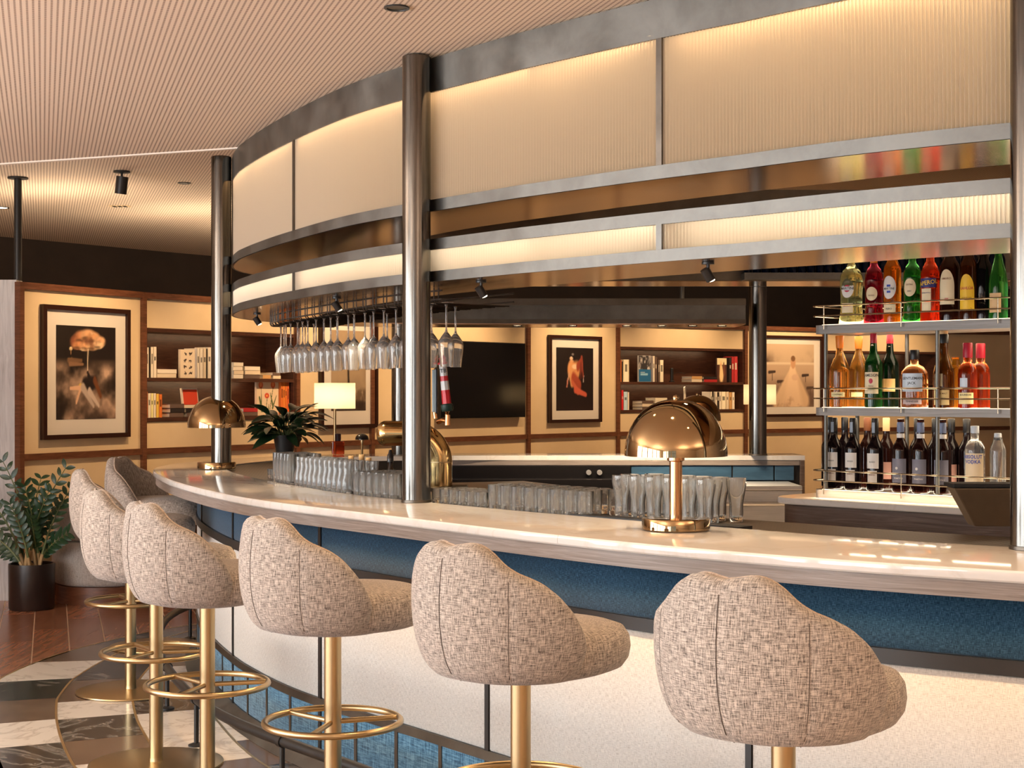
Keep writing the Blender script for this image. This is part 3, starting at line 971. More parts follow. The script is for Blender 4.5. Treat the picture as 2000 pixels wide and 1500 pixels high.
# ---------------------------------------------------------------- canopy
SC0, SC1 = 1.2, 17.6
can = thing('bar_canopy', 'curved bronze canopy with ribbed backlit glass hanging from the ceiling above the bar', 'canopy')
low = thing('canopy_frame', 'lower curved bronze frame with a narrow ribbed glass strip, slung below the canopy', 'canopy')
def dco(dd): return lambda s: DC(s) + dd
DEP = 0.50
def band(parent, z0, z1, th=.012, name='bronze_band', mat='bronze', dd=0.0, s0=SC0, s1=SC1):
    mb = MB(); sw(mb, [(dco(dd), z0), (dco(dd + th), z0), (dco(dd + th), z1), (dco(dd), z1)], s0, s1, step=.05); return obj(name, mb, mat, parent, ang=30)
band(can, 2.775, 2.914)
band(can, 2.288, 2.335)
band(can, 2.2885, 2.294, th=DEP, name='soffit', mat='soffit_copper', dd=.012)
band(can, 2.294, 2.90, th=.012, name='inner_wall', mat='bronze_dark', dd=DEP)
SL1 = s_at(1447, DC(14) + .3, far=True)
band(low, 2.130, 2.174, s1=SL1); band(low, 2.000, 2.042, s1=SL1)
band(low, 2.0005, 2.006, th=DEP, name='soffit', mat='soffit_copper', dd=.012, s1=SL1)
band(low, 2.168, 2.174, th=DEP, name='top_plate', mat='bronze_dark', dd=.012, s1=SL1)
band(low, 2.006, 2.168, th=.012, name='inner_wall', mat='bronze', dd=DEP, s1=SL1)
for z0, z1 in ((2.128, 2.1675), (2.0065, 2.034)): band(low, z0, z1, th=.014, name='inner_band', mat='bronze_dark', dd=DEP + .0125, s1=SL1)
band(low, 2.008, 2.166, th=.014, name='end_plate', mat='brass_satin', dd=.02, s0=SL1 + .001, s1=SL1 + .03)
cs = [s_at(1992, .5), s_at(1296, .62), s_at(808, .5), s_at(573, .49), s_at(440, .44)]
m0 = cs[0] - cs[1]
ribs_s = [cs[0] + 2 * m0 if cs[0] + 2*m0 > SC0 else SC0 + .02] + cs + [cs[4] + 1.1, cs[4] + 2.2]
ribs_s = sorted(ribs_s)
def ribbed_panel(parent, s0, s1, z0, z1, pitch=.0155, amp=.0060):
    k = int((s1 - s0) / pitch * 6); A = []
    for i in range(k + 1):
        s = s0 + (s1 - s0) * i / k; d = DC(s) + .010 + amp * math.cos(2 * PI * i / 6)
        A.append([CP(s, d, z0), CP(s, d, z1)])
    mb = MB(); mb.grid(A); return obj('ribbed_panel', mb, 'ribbed_glass', parent, ang=80)
for i in range(len(ribs_s) - 1):
    a, b = ribs_s[i] + .012, ribs_s[i + 1] - .012
    ribbed_panel(can, a, b, 2.330, 2.780); ribbed_panel(low, a, b, 2.038, 2.134)
for s in ribs_s[1:-1]:
    for par, z0, z1 in ((can, 2.335, 2.775), (low, 2.042, 2.130)):
        mb = MB(); sw(mb, [(dco(-.002), z0), (dco(.012), z0), (dco(.012), z1), (dco(-.002), z1)], s - .0135, s + .0135, step=.03); obj('mullion', mb, 'bronze_dark' if par is can else 'bronze', par, smooth=False)
# plain bronze on the far side of the ring (seen only from inside)
band(can, 2.335, 2.775, name='back_sheet', mat='bronze_dark', s0=ribs_s[-1], s1=SC1)
band(low, 2.042, 2.130, name='back_sheet', mat='bronze_dark', s0=ribs_s[-1], s1=SL1)
# light strips inside the canopy
def strip_lights(s0, s1, d, z, tgt_d, tgt_z, power, col, w=.03):
    c = (s0 + s1) / 2; p = CP(c, DC(c) + d, z); q = CP(c, DC(c) + tgt_d, tgt_z)
    o = area('canopy_strip', p, q, (CP(s1, DC(s1) + d) - CP(s0, DC(s0) + d)).length, w, power, col)
    # lay the strip along the bar
    t = CT(c); zdir = (p - q).normalized(); xdir = (t - zdir * t.dot(zdir)).normalized(); ydir = zdir.cross(xdir)
    o.rotation_euler = Matrix((xdir, ydir, zdir)).transposed().to_euler()
for i in range(len(ribs_s) - 1):
    a, b = ribs_s[i], ribs_s[i + 1]; h = (a + b) / 2
    for (u0, u1) in ((a + .05, h), (h, b - .05)):
        L = u1 - u0
        strip_lights(u0, u1, .045, 2.79, .025, 2.4, 1.15 * L, WARM)
        strip_lights(u0, u1, .30, 2.86, .02, 2.45, 1.5 * L, WARM2)
        strip_lights(u0, u1, .10, 2.155, .02, 2.07, 1.75 * L, (1.0, .90, .74))

# warm light line under the counter's wooden edge
for k in range(int((8.0 - 2.4) / .8)):
    a = 2.4 + k * .8; c = a + .4; p = CP(c, .10, 1.018); q = CP(c, -.10, .0)
    o = area('counter_strip', p, q, .78, .015, 1.8, WARM, 120); t = CT(c); zd = (p - q).normalized(); xd = (t - zd * t.dot(zd)).normalized(); yd = zd.cross(xd)
    o.rotation_euler = Matrix((xd, yd, zd)).transposed().to_euler()

# ================================================================ BAR STOOLS
def smooth_interp(xs, ys):
    xs = np.array(xs, float); ys = np.array(ys, float)
    m = np.gradient(ys, xs)
    def f(x):
        x = min(max(x, xs[0]), xs[-1]); k = min(int(np.searchsorted(xs, x, 'right')) - 1, len(xs) - 2)
        h = xs[k+1] - xs[k]; t = (x - xs[k]) / h
        return (2*t**3 - 3*t**2 + 1) * ys[k] + (t**3 - 2*t**2 + t) * h * m[k] + (-2*t**3 + 3*t**2) * ys[k+1] + (t**3 - t**2) * h * m[k+1]
    return f
ZTOP = smooth_interp([0, 6, 14, 22, 30, 38, 46, 54, 62, 70, 76, 82, 88, 94], [1.143, 1.147, 1.152, 1.148, 1.129, 1.099, 1.078, 1.064, 1.047, 1.021, .994, .960, .918, .872])
RADO = smooth_interp([.775, .783, .80, .83, .87, .92, .98, 1.04, 1.09, 1.14], [.175, .212, .238, .258, .273, .283, .287, .285, .279, .270])
CY = -.02
PHM = 94.0
def shell_mesh():
    nphi = 72; rows = []; uv = []
    nz = 15
    for i in range(nphi + 1):
        ph = -PHM + 2 * PHM * i / nphi
        ap = abs(ph); zt = ZTOP(ap)
        e = max(0.0, (ap - 79) / (PHM - 79)); th = .068 * math.sqrt(max(1 - e * e, .0004))
        seamdip = 0.0
        for c in (0, 41, -41): seamdip += .0035 * math.exp(-((ph - c) / 1.6) ** 2)
        a = R(ph) - PI / 2
        row = []; rim = th * .5
        pts = []
        z0 = .775; zr = zt - rim
        for k in range(nz):                       # outer face upwards
            t = k / (nz - 1); t = t ** 1.25
            z = z0 + (zr - z0) * t
            r = RADO(z) - seamdip
            if ap > 79: r -= (.068 - th) * .5
            pts.append((r, z))
        rc = pts[-1][0] - rim
        for k in range(1, 7):                     # rolled rim
            b = PI * k / 7
            pts.append((rc + rim * math.cos(b), zr + rim * math.sin(b)))
        for k in range(8):                        # inner face downwards
            t = k / 7; z = zr + (.83 - zr) * t
            r = RADO(max(z, .86)) - th - (.010 * math.sin(PI * t))
            if ap > 79: r -= (.068 - th) * .5
            pts.append((r, z))
        acc = 0
        for k, (r, z) in enumerate(pts):
            if k: acc += math.hypot(r - pts[k-1][0], z - pts[k-1][1])
            row.append((r * math.cos(a), CY + r * math.sin(a), z)); uv.append((R(ph) * .28, acc))
        rows.append(row)
    mb = MB(); mb.grid(rows)
    return mb, uv
def make_stool(label):
    t = thing('bar_stool', label, 'bar stool', (0, 0, 0), 0, 'tweed bar stools along the counter')
    mb, uv = shell_mesh(); bk = obj('backrest', mb, 'tweed', t, uvs=uv, ang=80)
    # welt along the inner edge of the rim and the three vertical seams
    P = []
    for i in range(73):
        ph = -PHM + 2 * PHM * i / 72; ap = abs(ph); e = max(0.0, (ap - 79) / (PHM - 79)); th = .068 * math.sqrt(max(1 - e * e, .0004))
        zt = ZTOP(ap); r = RADO(zt - th * .5) - th * .72 - ((.068 - th) * .5 if ap > 79 else 0); a = R(ph) - PI / 2
        P.append((r * math.cos(a), CY + r * math.sin(a), zt - th * .5 + th * .45))
    mb = MB(); mb.tube(P, .0052, 6); obj('piping', mb, 'piping', bk)
    for ph in (0, 41, -41):
        a = R(ph) - PI / 2; P = []
        for k in range(14):
            z = .782 + (ZTOP(abs(ph)) - .03 - .782) * k / 13; r = RADO(z) - .0028
            P.append((r * math.cos(a), CY + r * math.sin(a), z))
        mb = MB(); mb.tube(P, .0013, 5); obj('seam', mb, 'seam', bk)
    # seat cushion
    rows = []; nn = 40; suv = []; acc = 0; pk = None
    for (k, z) in ((.62, .777), (.80, .778), (.92, .790), (.98, .812), (1.0, .842), (.985, .872), (.93, .894), (.80, .906), (.55, .912), (.25, .914), (.01, .914)):
        row = []
        if pk: acc += math.hypot((k - pk[0]) * .26, z - pk[1])
        pk = (k, z); suv += [(2 * PI * j / nn * .26, acc) for j in range(nn + 1)]
        for j in range(nn):
            a = 2 * PI * j / nn; ce, se = math.cos(a), math.sin(a)
            ex = 2 / 2.3
            x = .243 * k * math.copysign(abs(ce) ** ex, ce); y = .285 * k * math.copysign(abs(se) ** ex, se) + .045
            if y < -.10:                          # tucked inside the back
                rr = math.hypot(x, y - CY); lim = .205
                if rr > lim: x *= lim / rr; y = CY + (y - CY) * lim / rr
            row.append((x, y, z))
        row.append(row[0]); rows.append(row)
    mb = MB(); mb.grid(rows); obj('seat', mb, 'tweed', t, ang=80, uvs=suv)
    mb = MB(); mb.lathe([(.0, .762), (.09, .762), (.095, .766), (.095, .776), (.0, .776)], 32, cap=False); obj('seat_plate', mb, 'black_metal', t)
    mb = MB(); mb.lathe([(.0, .7672), (.13, .7675), (.165, .7705), (.185, .777), (.18, .79), (0, .79)], 40, cap=False); obj('underside', mb, 'tweed_plain', t)
    mb = MB(); mb.lathe([(.0282, .012), (.0282, .766)], 24); obj('pole', mb, 'brass_satin', t)
    mb = MB(); mb.lathe([(.275, .0006), (.277, .004), (.275, .009), (.26, .0125), (.03, .016), (.0285, .03)], 56); obj('base', mb, 'brass_satin', t)
    mb = MB(); mb.tube([(.222 * math.cos(2*PI*k/56), .222 * math.sin(2*PI*k/56), .468) for k in range(56)], .0112, 12, closed=True); rg = obj('footrest_ring', mb, 'brass_satin', t)
    for k in range(3):
        a = R(70 + 120 * k); mb = MB(); mb.tube([(.026 * math.cos(a), .026 * math.sin(a), .468), (.218 * math.cos(a), .218 * math.sin(a), .468)], .0088, 10); obj('spoke', mb, 'brass_satin', rg)
    return t
STOOLS = [(1530, 3.54, 38, 'tweed bar stool nearest the camera, the largest, below the bottle shelf'),
          (1017, 4.24, 45, 'tweed bar stool in front of the cluster of clear tumblers, second from the right'),
          (650, 5.04, 52, 'tweed bar stool before the blue band left of the middle bronze column'),
          (405, 5.68, 56, 'tweed bar stool just below the left bronze column, ring footrest fully in view'),
          (305, 6.39, 63, 'tweed bar stool behind the fourth, with only its left half showing'),
          (255, 7.95, 71, 'second furthest tweed bar stool, beside the leafy floor plant'),
          (305, 9.35, 100, 'furthest tweed bar stool, facing sideways with its seat under the counter end')]
stool0 = None
for px, D, az, lab in STOOLS:
    p = at(px, D)
    rz = -R(az)                           # local +Y is the front
    if stool0 is None:
        stool0 = make_stool(lab); stool0.location = p; stool0.rotation_euler = (0, 0, rz)
    else: dup(stool0, p, rz, lab)

# ================================================================ DOME LAMPS
def dome_lamp(p, label, zb):
    t = thing('dome_lamp', label, 'table lamp', p, 0, 'polished dome lamps on the bar')
    mb = MB(); mb.lathe([(.108, .0005), (.111, .004), (.111, .035), (.109, .039), (.10, .0405), (.0, .0405)], 56, cap=False); mb.lathe([(0, .0005), (.108, .0005)], 56, cap=False); obj('base', mb, 'brass_polished', t)
    mb = MB(); mb.lathe([(.021, .040), (.021, .222), (.0285, .226), (.0285, .25), (.021, .252), (.021, .30)], 28); obj('stem', mb, 'copper_stem', t)
    Rr = .1675; hh = .180; z0 = .2450; pr = []
    for k in range(25):
        a = PI / 2 * k / 24; pr.append((Rr * math.cos(a) ** .92 if k < 24 else 0.0, z0 + hh * math.sin(a)))
    pr = [(Rr, z0 - .004)] + pr
    inn = [(r * .965, z0 - .004 if i == 0 else z0 + (z - z0) * .965) for i, (r, z) in enumerate(pr)][::-1]
    mb = MB(); mb.lathe(pr + inn, 64, cap=False); obj('shade', mb, 'brass_polished', t, ang=60)
    mb = MB(); mb.lathe([(.0, z0 + hh - .002), (.010, z0 + hh), (.011, z0 + hh + .006), (.008, z0 + hh + .012), (0, z0 + hh + .015)], 16, cap=False); obj('finial', mb, 'brass_polished', t)
    point('lamp_bulb', (p[0], p[1], p[2] + z0 + .04), 2.2, WARM, .03)
    return t
dome_lamp(at(1320, 5.0, 1.1005), 'polished copper dome lamp on the near counter right of the pint glasses', 0)
dome_lamp(at(1362, 11.0 - .02, 1.1005), 'far copper dome lamp mostly hidden behind the near one', 0)
dome_lamp(at(423, 8.95, 1.1005), 'polished dome lamp at the left end of the bar behind the bronze column', 0)

# ================================================================ GLASSWARE
def pint(h=.155, r0=.024, r1=.036):
    pr = [(0, .0005), (r0 * .95, .0005), (r0, .003), (r0 + .001, h * .22), (r0 * 1.02, h * .42), (r1 * .86, h * .68), (r1, h * .86), (r1 * .97, h)]
    inn = [(r1 * .97 - .0022, h), (r1 - .0028, h * .86), (r1 * .86 - .003, h * .68), (r0 * 1.02 - .003, h * .42), (r0 - .003, h * .22), (r0 - .004, .018), (0, .015)]
    return pr + inn
def tumbler(h=.095, r0=.027, r1=.032):
    return [(0, .0005), (r0 * .95, .0005), (r0, .003), (r1, h), (r1 - .0018, h + .0006), (r1 - .0034, h - .001), (r0 - .003, .018), (0, .016)]
def highball(h=.15, r=.026):
    return tumbler(h, r * .92, r)
def wine():
    # hanging upside down, foot at the top (z = 0 is the underside of the foot)
    return [(0, -.0005), (.030, -.0005), (.033, -.002), (.030, -.004), (.008, -.009), (.0042, -.020), (.0038, -.115), (.006, -.128), (.020, -.147), (.0335, -.168), (.036, -.182), (.034, -.210), (.0255, -.280),
            (.0243, -.280), (.0328, -.210), (.0347, -.182), (.032, -.169), (.019, -.149), (.004, -.134), (0, -.132)]
def glass_mesh(pr, name, n=20):
    mb = MB(); mb.lathe(pr, n, cap=False); me = mb.mesh(name, True, 50); me.materials.append(M['glass_clear']); return me
G_PINT = glass_mesh(pint(), 'beer_glass'); G_TUM = glass_mesh(tumbler(), 'tumbler'); G_LOW = glass_mesh(tumbler(.062, .022, .026), 'shot_glass')
G_HIGH = glass_mesh(highball(), 'highball_glass'); G_CONE = glass_mesh(pint(.142, .0275, .021), 'hourglass_tumbler'); G_TUM2 = glass_mesh(tumbler(.108, .028, .030), 'rocks_glass'); G_MINI = glass_mesh(tumbler(.050, .020, .024), 'small_glass')
ORDG = ['first', 'second', 'third', 'fourth', 'fifth', 'sixth', 'seventh', 'eighth', 'ninth', 'tenth', 'eleventh', 'twelfth', 'thirteenth', 'fourteenth', 'fifteenth', 'sixteenth', 'seventeenth', 'eighteenth', 'nineteenth', 'twentieth', 'twenty-first', 'twenty-second', 'twenty-third', 'twenty-fourth', 'twenty-fifth', 'twenty-sixth', 'twenty-seventh', 'twenty-eighth', 'twenty-ninth', 'thirtieth', 'thirty-first', 'thirty-second']
ROWG = ['front', 'second', 'third', 'back']
G_WINE = glass_mesh(wine(), 'wine_glass', 24)
def rows_of(me, name, label, cat, group, px0, px1, dlist, pitch, jitter=.0018, z=ZMAT):
    s1 = s_at(px0, DI(6) + .06); s0 = s_at(px1, DI(6) + .06)
    if s0 > s1: s0, s1 = s1, s0
    n = int((s1 - s0 + .01) / pitch) + 1
    for r, dd in enumerate(dlist):
        for k in range(n):
            s = s0 + pitch * (k + (.5 if r % 2 else 0))
            p = CP(s + random.uniform(-jitter, jitter), DI(s) + dd + random.uniform(-jitter, jitter), z + .0003)
            o = link(name, me, None); o.location = p; o.rotation_euler = (0, 0, random.uniform(0, 6)); tag(o, label % (ORDG[n - 1 - k], ROWG[r]), cat, group)
rows_of(G_PINT, 'beer_glass', 'tall waisted beer glass, %s from left in the %s row by the dome lamp', 'glass', 'tall beer glasses beside the dome lamp', 1148, 1322, [.115, .195, .275], .083)
rows_of(G_TUM, 'tumbler', 'straight tumbler, %s from left in the %s row right of the middle column', 'glass', 'clear tumblers right of the middle column', 962, 1128, [.055, .13, .205], .0715)
rows_of(G_LOW, 'shot_glass', 'low clear glass, %s from left in the %s row beside the middle column', 'glass', 'low glasses by the middle column', 856, 945, [.05, .112, .175], .0600)
rows_of(G_TUM2, 'rocks_glass', 'clear rocks glass, %s from left in the %s row left of the column', 'glass', 'tumblers left of the middle column', 706, 778, [.05, .122, .195], .070)
rows_of(G_CONE, 'hourglass_tumbler', 'flared clear glass, %s from left in the %s row at mid left', 'glass', 'flared glasses left of the middle column', 598, 690, [.05, .115, .18], .0680)
rows_of(G_HIGH, 'highball_glass', 'tall straight highball glass, %s from left in the %s row', 'glass', 'tall highball glasses at the left', 560, 586, [.05, .115, .18], .060)
rows_of(G_MINI, 'small_glass', 'tiny low glass, %s from left in the %s row at the left end', 'glass', 'small glasses at the left end of the mat', 532, 548, [.11, .17, .23], .056)

# black bar mats
def bar_mat(s0, s1, d0, d1, label, z=ZMAT, h=.012):
    mb = MB(); sw(mb, [(lambda s: DI(s) + d0, z + .0004), (lambda s: DI(s) + d1, z + .0004), (lambda s: DI(s) + d1, z + h), (lambda s: DI(s) + d0, z + h)], s0, s1)
    o = obj('bar_mat', mb, 'black_rubber', None, ang=30); tag(o, label, 'bar mat')
    k = int((s1 - s0) / .02)
bar_mat(s_at(1440, .6), s_at(1140, .6), .004, .075, 'black rubber bar mat behind the base of the near dome lamp')

# hanging rack of wine glasses
rack = thing('glass_rack', 'wire stemware rack hung below the canopy frame, holding wine glasses upside down', 'glass rack')
s_hi = s_at(506, .75); s_lo = s_at(925, .90)
RD = lambda s: DC(s) + .24
def wire(pts, name='wire', r=.0028, mat='steel_wire', n=6):
    mb = MB(); mb.tube(pts, r, n); return obj(name, mb, mat, rack)
ls = list(np.arange(s_lo, s_hi + .01, .05))
for dd, z in ((-.02, 1.985), (.36, 1.985), (-.02, 1.948), (.36, 1.948)):
    wire([CP(s, RD(s) + dd, z) for s in ls], 'long_rail', .0042)
wgs = []
npair = int((s_hi - s_lo) / .135)
for k in range(npair + 1):
    sc_ = s_hi - .05 - k * .135
    if sc_ - .03 < s_lo: break
    for q in (-.020, .020):
        s = sc_ + q; a = RD(s)
        wire([CP(s, a - .022, 1.9995), CP(s, a - .022, 1.945), CP(s, a - .016, 1.934), CP(s, a - .004, 1.930), CP(s, a + .35, 1.930)], 'channel_wire', .0032)
    wgs.append(sc_)
for k, s in enumerate(wgs):
    for q, dd in enumerate((.03, .15)):
        if q == 1 and k % 2: continue
        p = CP(s + random.uniform(-.004, .004), RD(s) + dd + random.uniform(-.008, .008), 1.9385)
        o = link('wine_glass', G_WINE, None); o.location = p; o.rotation_euler = (0, 0, random.uniform(0, 6))
        tag(o, 'stemmed wine glass hanging upside down, %s from left in the rack\'s %s row' % (ORDG[k] if q == 0 else ORDG[k // 2], 'front' if q == 0 else 'back'), 'wine glass', 'wine glasses hanging in the rack')

# ================================================================ BEER TOWER
sB = s_at(850, 1.25)
zst = 1.075
mb = MB(); sw(mb, [(lambda s: DI(s) + .41, 0), (lambda s: DI(s) + 1.35, 0), (lambda s: DI(s) + 1.35, zst), (lambda s: DI(s) + .41, zst)], s_at(958, 1.0), s_at(742, 1.0))
st = obj('service_station', mb, 'walnut_dark', None, smooth=False); tag(st, 'dark wooden service station inside the bar under the brass beer tower', 'cabinet')
D_T = 7.40
pT = at(859, D_T, zst + .0005)
tw = thing('beer_tower', 'polished brass beer tower with rounded barrel arm and two tap handles', 'beer tower', pT)
mb = MB(); mb.box((-.02, .0, .010), (.30, .26, .018)); tray = obj('drip_tray', mb, 'black_rubber', tw, smooth=False, bevel=.004)
rt = .0605
ztop = 1.404 - pT.z; P = []
zc_ = ztop - .055
for k in range(8): P.append((0, 0, .0195 + (zc_ - .14 - .0195) * k / 7))
for k in range(1, 13):
    a = PI / 2 * k / 12; P.append((-.14 + .14 * math.cos(a), 0, zc_ - .14 + .14 * math.sin(a)))
P += [(-.20, 0, zc_), (-.26, 0, zc_)]
mb = MB(); mb.tube(P, rt, 36); obj('column_body', mb, 'brass_tap', tw)
mb = MB(); P2 = [(-.2605, 0, zc_)]; rr = [rt]
for k in range(1, 10):
    a = PI / 2 * k / 9; P2.append((-.2605 - .045 * math.sin(a), 0, zc_)); rr.append(max(rt * math.cos(a) ** .8, .0005) if k < 9 else .0005)
mb.tube(P2, rr, 36); obj('end_cap', mb, 'brass_tap', tw)
mb = MB(); mb.tube([(0, 0, .135), (0, 0, .139)], rt + .0012, 36); obj('joint_ring', mb, 'brass_satin', tw)
# lighthouse tap handle
def pxz(px, py, D=D_T - .05):
    return Vector(((px - 1000) / F * D - pT.x, D - D_T, EYE - (py - HZ) / F * D - pT.z))
tap1 = pxz(873, 812); 
mb = MB(); mb.tube([(tap1.x - .045, 0, tap1.z - .03), (tap1.x - .02, -.03, tap1.z - .02), (tap1.x + .004, -.05, tap1.z - .022)], .013, 14); mb.tube([(tap1.x + .003, -.05, tap1.z - .045), (tap1.x + .003, -.05, tap1.z + .004)], [.016, .012], 14)
faucet = obj('faucet', mb, 'copper_stem', tw)
mb = MB(); mb.lathe([(.010, 0), (.010, .006), (.007, .012), (.012, .02), (.012, .03), (.008, .034)], 16, (tap1.x, -.05, tap1.z)); obj('lever_collar', mb, 'copper_stem', tw)
hb = pxz(874, 803); ht = pxz(864, 705)
axis = (ht - hb)
hd = bpy.data.objects.new('tap_handle', None); COL.objects.link(hd); hd.parent = tw; hd.location = hb
hd.rotation_euler = Vector((0, 0, 1)).rotation_difference(axis.normalized()).to_euler(); LH = axis.length
def hseg(name, f0, f1, r0, r1, mat, n=6):
    mb = MB(); mb.lathe([(r0, f0 * LH), (r1, f1 * LH)], n, cap=True); return obj(name, mb, mat, hd, smooth=(n > 8))
red = flat((205, 40, 50), .35); wht = flat((225, 222, 220), .35); grn = flat((18, 48, 42), .4)
mb = MB(); mb.lathe([(.026, .0), (.030, .01), (.030, .030), (.024, .036)], 20); obj('handle_foot', mb, grn, hd)
hseg('handle_band', .145, .42, .0225, .0205, red, 8); hseg('handle_band', .42, .60, .0205, .0195, wht, 8); hseg('handle_band', .60, .70, .0195, .019, red, 8)
hseg('handle_band', .70, .93, .019, .0185, wht, 8)
mb = MB(); mb.lathe([(.019, .93 * LH), (.025, .935 * LH), (.025, .97 * LH), (.015, .975 * LH), (.015, 1.04 * LH), (.018, 1.05 * LH), (.003, 1.12 * LH)], 12); obj('handle_lantern', mb, red, hd)
v2, fs = text_geo('TB', .026, .01)
mb = MB(); mb.add([(x, -.0195, .80 * LH + y) for x, y in v2], fs); obj('lettering', mb, flat((40, 50, 60)), hd, smooth=False)
# slim grey and black handle
h2b = pxz(849, 805); h2t = pxz(846, 722)
mb = MB(); mb.tube([h2b + Vector((.004, 0, -.03)), h2b], .011, 12); obj('lever_collar', mb, 'copper_stem', tw)
mb = MB(); c = (h2b + h2t) / 2; mb.box((c.x, c.y, c.z), (.017, .02, (h2t - h2b).length)); obj('slim_handle', mb, flat((150, 165, 172), .3), tw, smooth=False, bevel=.003)
mb = MB(); mb.box((c.x + .013, c.y, c.z), (.012, .024, (h2t - h2b).length * 1.06)); obj('handle_spine', mb, 'black_gloss', tw, smooth=False, bevel=.003)

# little corked bottles behind the tumblers, and a dark one against the column
def simple_bottle(name, p, prof, mat, label, cat='bottle', cap=None, capmat=None, group=None):
    t = thing(name, label, cat, p, 0, group)
    mb = MB(); mb.lathe(prof, 24); obj('body', mb, mat, t)
    if cap: mb = MB(); mb.lathe(cap, 18); obj('stopper', mb, capmat, t)
    return t
for px, lab in ((698, 'corked clear dasher bottle, leftmost behind the tumblers'), (717, 'taller corked clear dasher bottle in the middle behind the tumblers'), (731, 'corked dasher bottle on the right behind the tumblers')):
    s = s_at(px, DI(6) + .30); p = CP(s, DI(s) + .30, ZMAT + .0005); hh = .125 if px != 717 else .135
    simple_bottle('dasher_bottle', p, [(.024, 0), (.026, .004), (.026, hh * .55), (.012, hh * .72), (.011, hh * .9)], 'glass_clear', lab, 'bottle', [(.0105, hh * .88), (.014, hh * .93), (.014, hh * 1.12), (.012, hh * 1.15)], flat((205, 170, 120), .7), 'corked dasher bottles')
s = s_at(770, DI(6) + .30); p = CP(s, DI(s) + .30, ZMAT + .0005)
simple_bottle('bitters_bottle', p, [(.026, 0), (.028, .004), (.028, .075), (.012, .105), (.012, .13)], liquid((70, 40, 15), .7), 'dark bitters bottle with black top against the middle column', 'bottle', [(.013, .13), (.015, .132), (.015, .165), (.010, .172), (.006, .19)], 'black_gloss')

# ================================================================ BACK BAR AND BOTTLE SHELF
UB = Vector((.707, -.707, 0)); VB = Vector((.707, .707, 0))      # along the unit, into the unit
BO = Vector((1.44, 7.27, 0))                                      # left front corner of the bottle shelf
def bp(u, v, z=0.0): 
    p = BO + UB * u + VB * v; p.z = z; return p
BL = 2.3
def round_slab(u0, u1, v0, v1, rc, z0, z1):
    pts = []
    for k in range(9):
        a = PI + PI / 2 * k / 8; p = bp(u0 + rc + rc * math.cos(a), v0 + rc + rc * math.sin(a)); pts.append((p.x, p.y))
    p = bp(u1, v0); pts.append((p.x, p.y)); p = bp(u1, v1); pts.append((p.x, p.y))
    for k in range(9):
        a = PI / 2 + PI / 2 * k / 8; p = bp(u0 + rc + rc * math.cos(a), v1 - rc + rc * math.sin(a)); pts.append((p.x, p.y))
    mb = MB(); mb.prism(pts, z0, z1); return mb
bb = thing('back_bar', 'low curved back bar unit with white stone top and horizontal grained dark wood sides', 'cabinet')
obj('stone_top', round_slab(-.20, BL + .2, -.14, .56, .16, 1.020, 1.050), 'stone_white', bb, ang=30, bevel=.006)
obj('wood_body', round_slab(-.175, BL + .18, -.11, .53, .15, .80, 1.019), 'backbar_wood', bb, ang=30)
obj('wood_body', round_slab(-.225, BL + .2, -.15, .57, .17, 0, .90), 'backbar_wood', bb, ang=30)
sh = thing('bottle_shelf', 'open three tier bottle shelf with lit boards, slim posts and double brass rails', 'shelf')
SHV = .34
TIERS = [(1.0505, 1.088), (1.438, 1.475), (1.823, 1.864)]
for z0, z1 in TIERS:
    obj('shelf_board', round_slab(-.02, BL, 0, SHV, .04, z0, z1), 'shelf_wood', sh, ang=30)
for k, (u, v) in enumerate([(.035, .028), (.62, .028), (1.23, .028), (1.8, .028), (.035, .30), (.30, .31), (.90, .31), (1.5, .31), (2.1, .31)]):
    for a, b in ((0, 1), (1, 2)):
        mb = MB(); p = bp(u, v); mb.lathe([(.0095, TIERS[a][1]), (.0095, TIERS[b][0])], 12, (p.x, p.y, 0)); obj('post', mb, 'bronze', sh)
for ti, (z0, z1) in enumerate(TIERS):
    for dz in (.043, .090):
        P = [bp(BL, -.012, z1 + dz), bp(.03, -.012, z1 + dz)]
        for k in range(1, 9):
            a = PI / 2 * k / 8; P.append(bp(.02 - .05 * math.sin(a), -.012 + .05 - .05 * math.cos(a), z1 + dz))
        P += [bp(-.03, SHV - .03, z1 + dz)]
        for k in range(1, 7):
            a = PI / 2 * k / 6; P.append(bp(-.03 + .05 - .05 * math.cos(a), SHV - .03 + .05 * math.sin(a), z1 + dz))
        P += [bp(.25, SHV + .02, z1 + dz)]
        mb = MB(); mb.tube(P, .0032, 8); obj('rail', mb, 'brass_wire', sh)
    for u in (.05, .46, .93, 1.4, 1.9):
        p = bp(u, -.012); mb = MB(); mb.tube([(p.x, p.y, z1 - .02), (p.x, p.y, z1 + .092)], .0030, 8); obj('rail_post', mb, 'brass_wire', sh)
    # light line set in the back of each board, and one under the board above
    mb = MB(); c = bp(BL / 2, .008, z1 + .0012); mb.box(c, (BL - .06, .006, .0018), math.atan2(UB.y, UB.x)); obj('light_line', mb, 'led_warm', sh, smooth=False)
rzb = math.atan2(UB.y, UB.x)
def shelf_light(v, z, dz, power, vt, w=.05):
    o = area('shelf_strip', bp(.75, v, z), bp(.75, vt, z + dz), 1.5, w, power, (1.0, .80, .55))
    p, q = bp(.75, v, z), bp(.75, vt, z + dz); zd = (p - q).normalized(); xd = UB; yd = zd.cross(xd)
    o.rotation_euler = Matrix((xd, yd, zd)).transposed().to_euler()
for ti in range(2):
    shelf_light(.17, TIERS[ti + 1][0] - .004, -.3, 4.2, .15, .2)
    shelf_light(.17, TIERS[ti][1] + .002, .3, 7.5, .17, .22)
shelf_light(-.03, 1.098, -.3, 3.0, -.09, .02)
shelf_light(.17, TIERS[2][1] + .002, .3, 6.5, .17, .22)

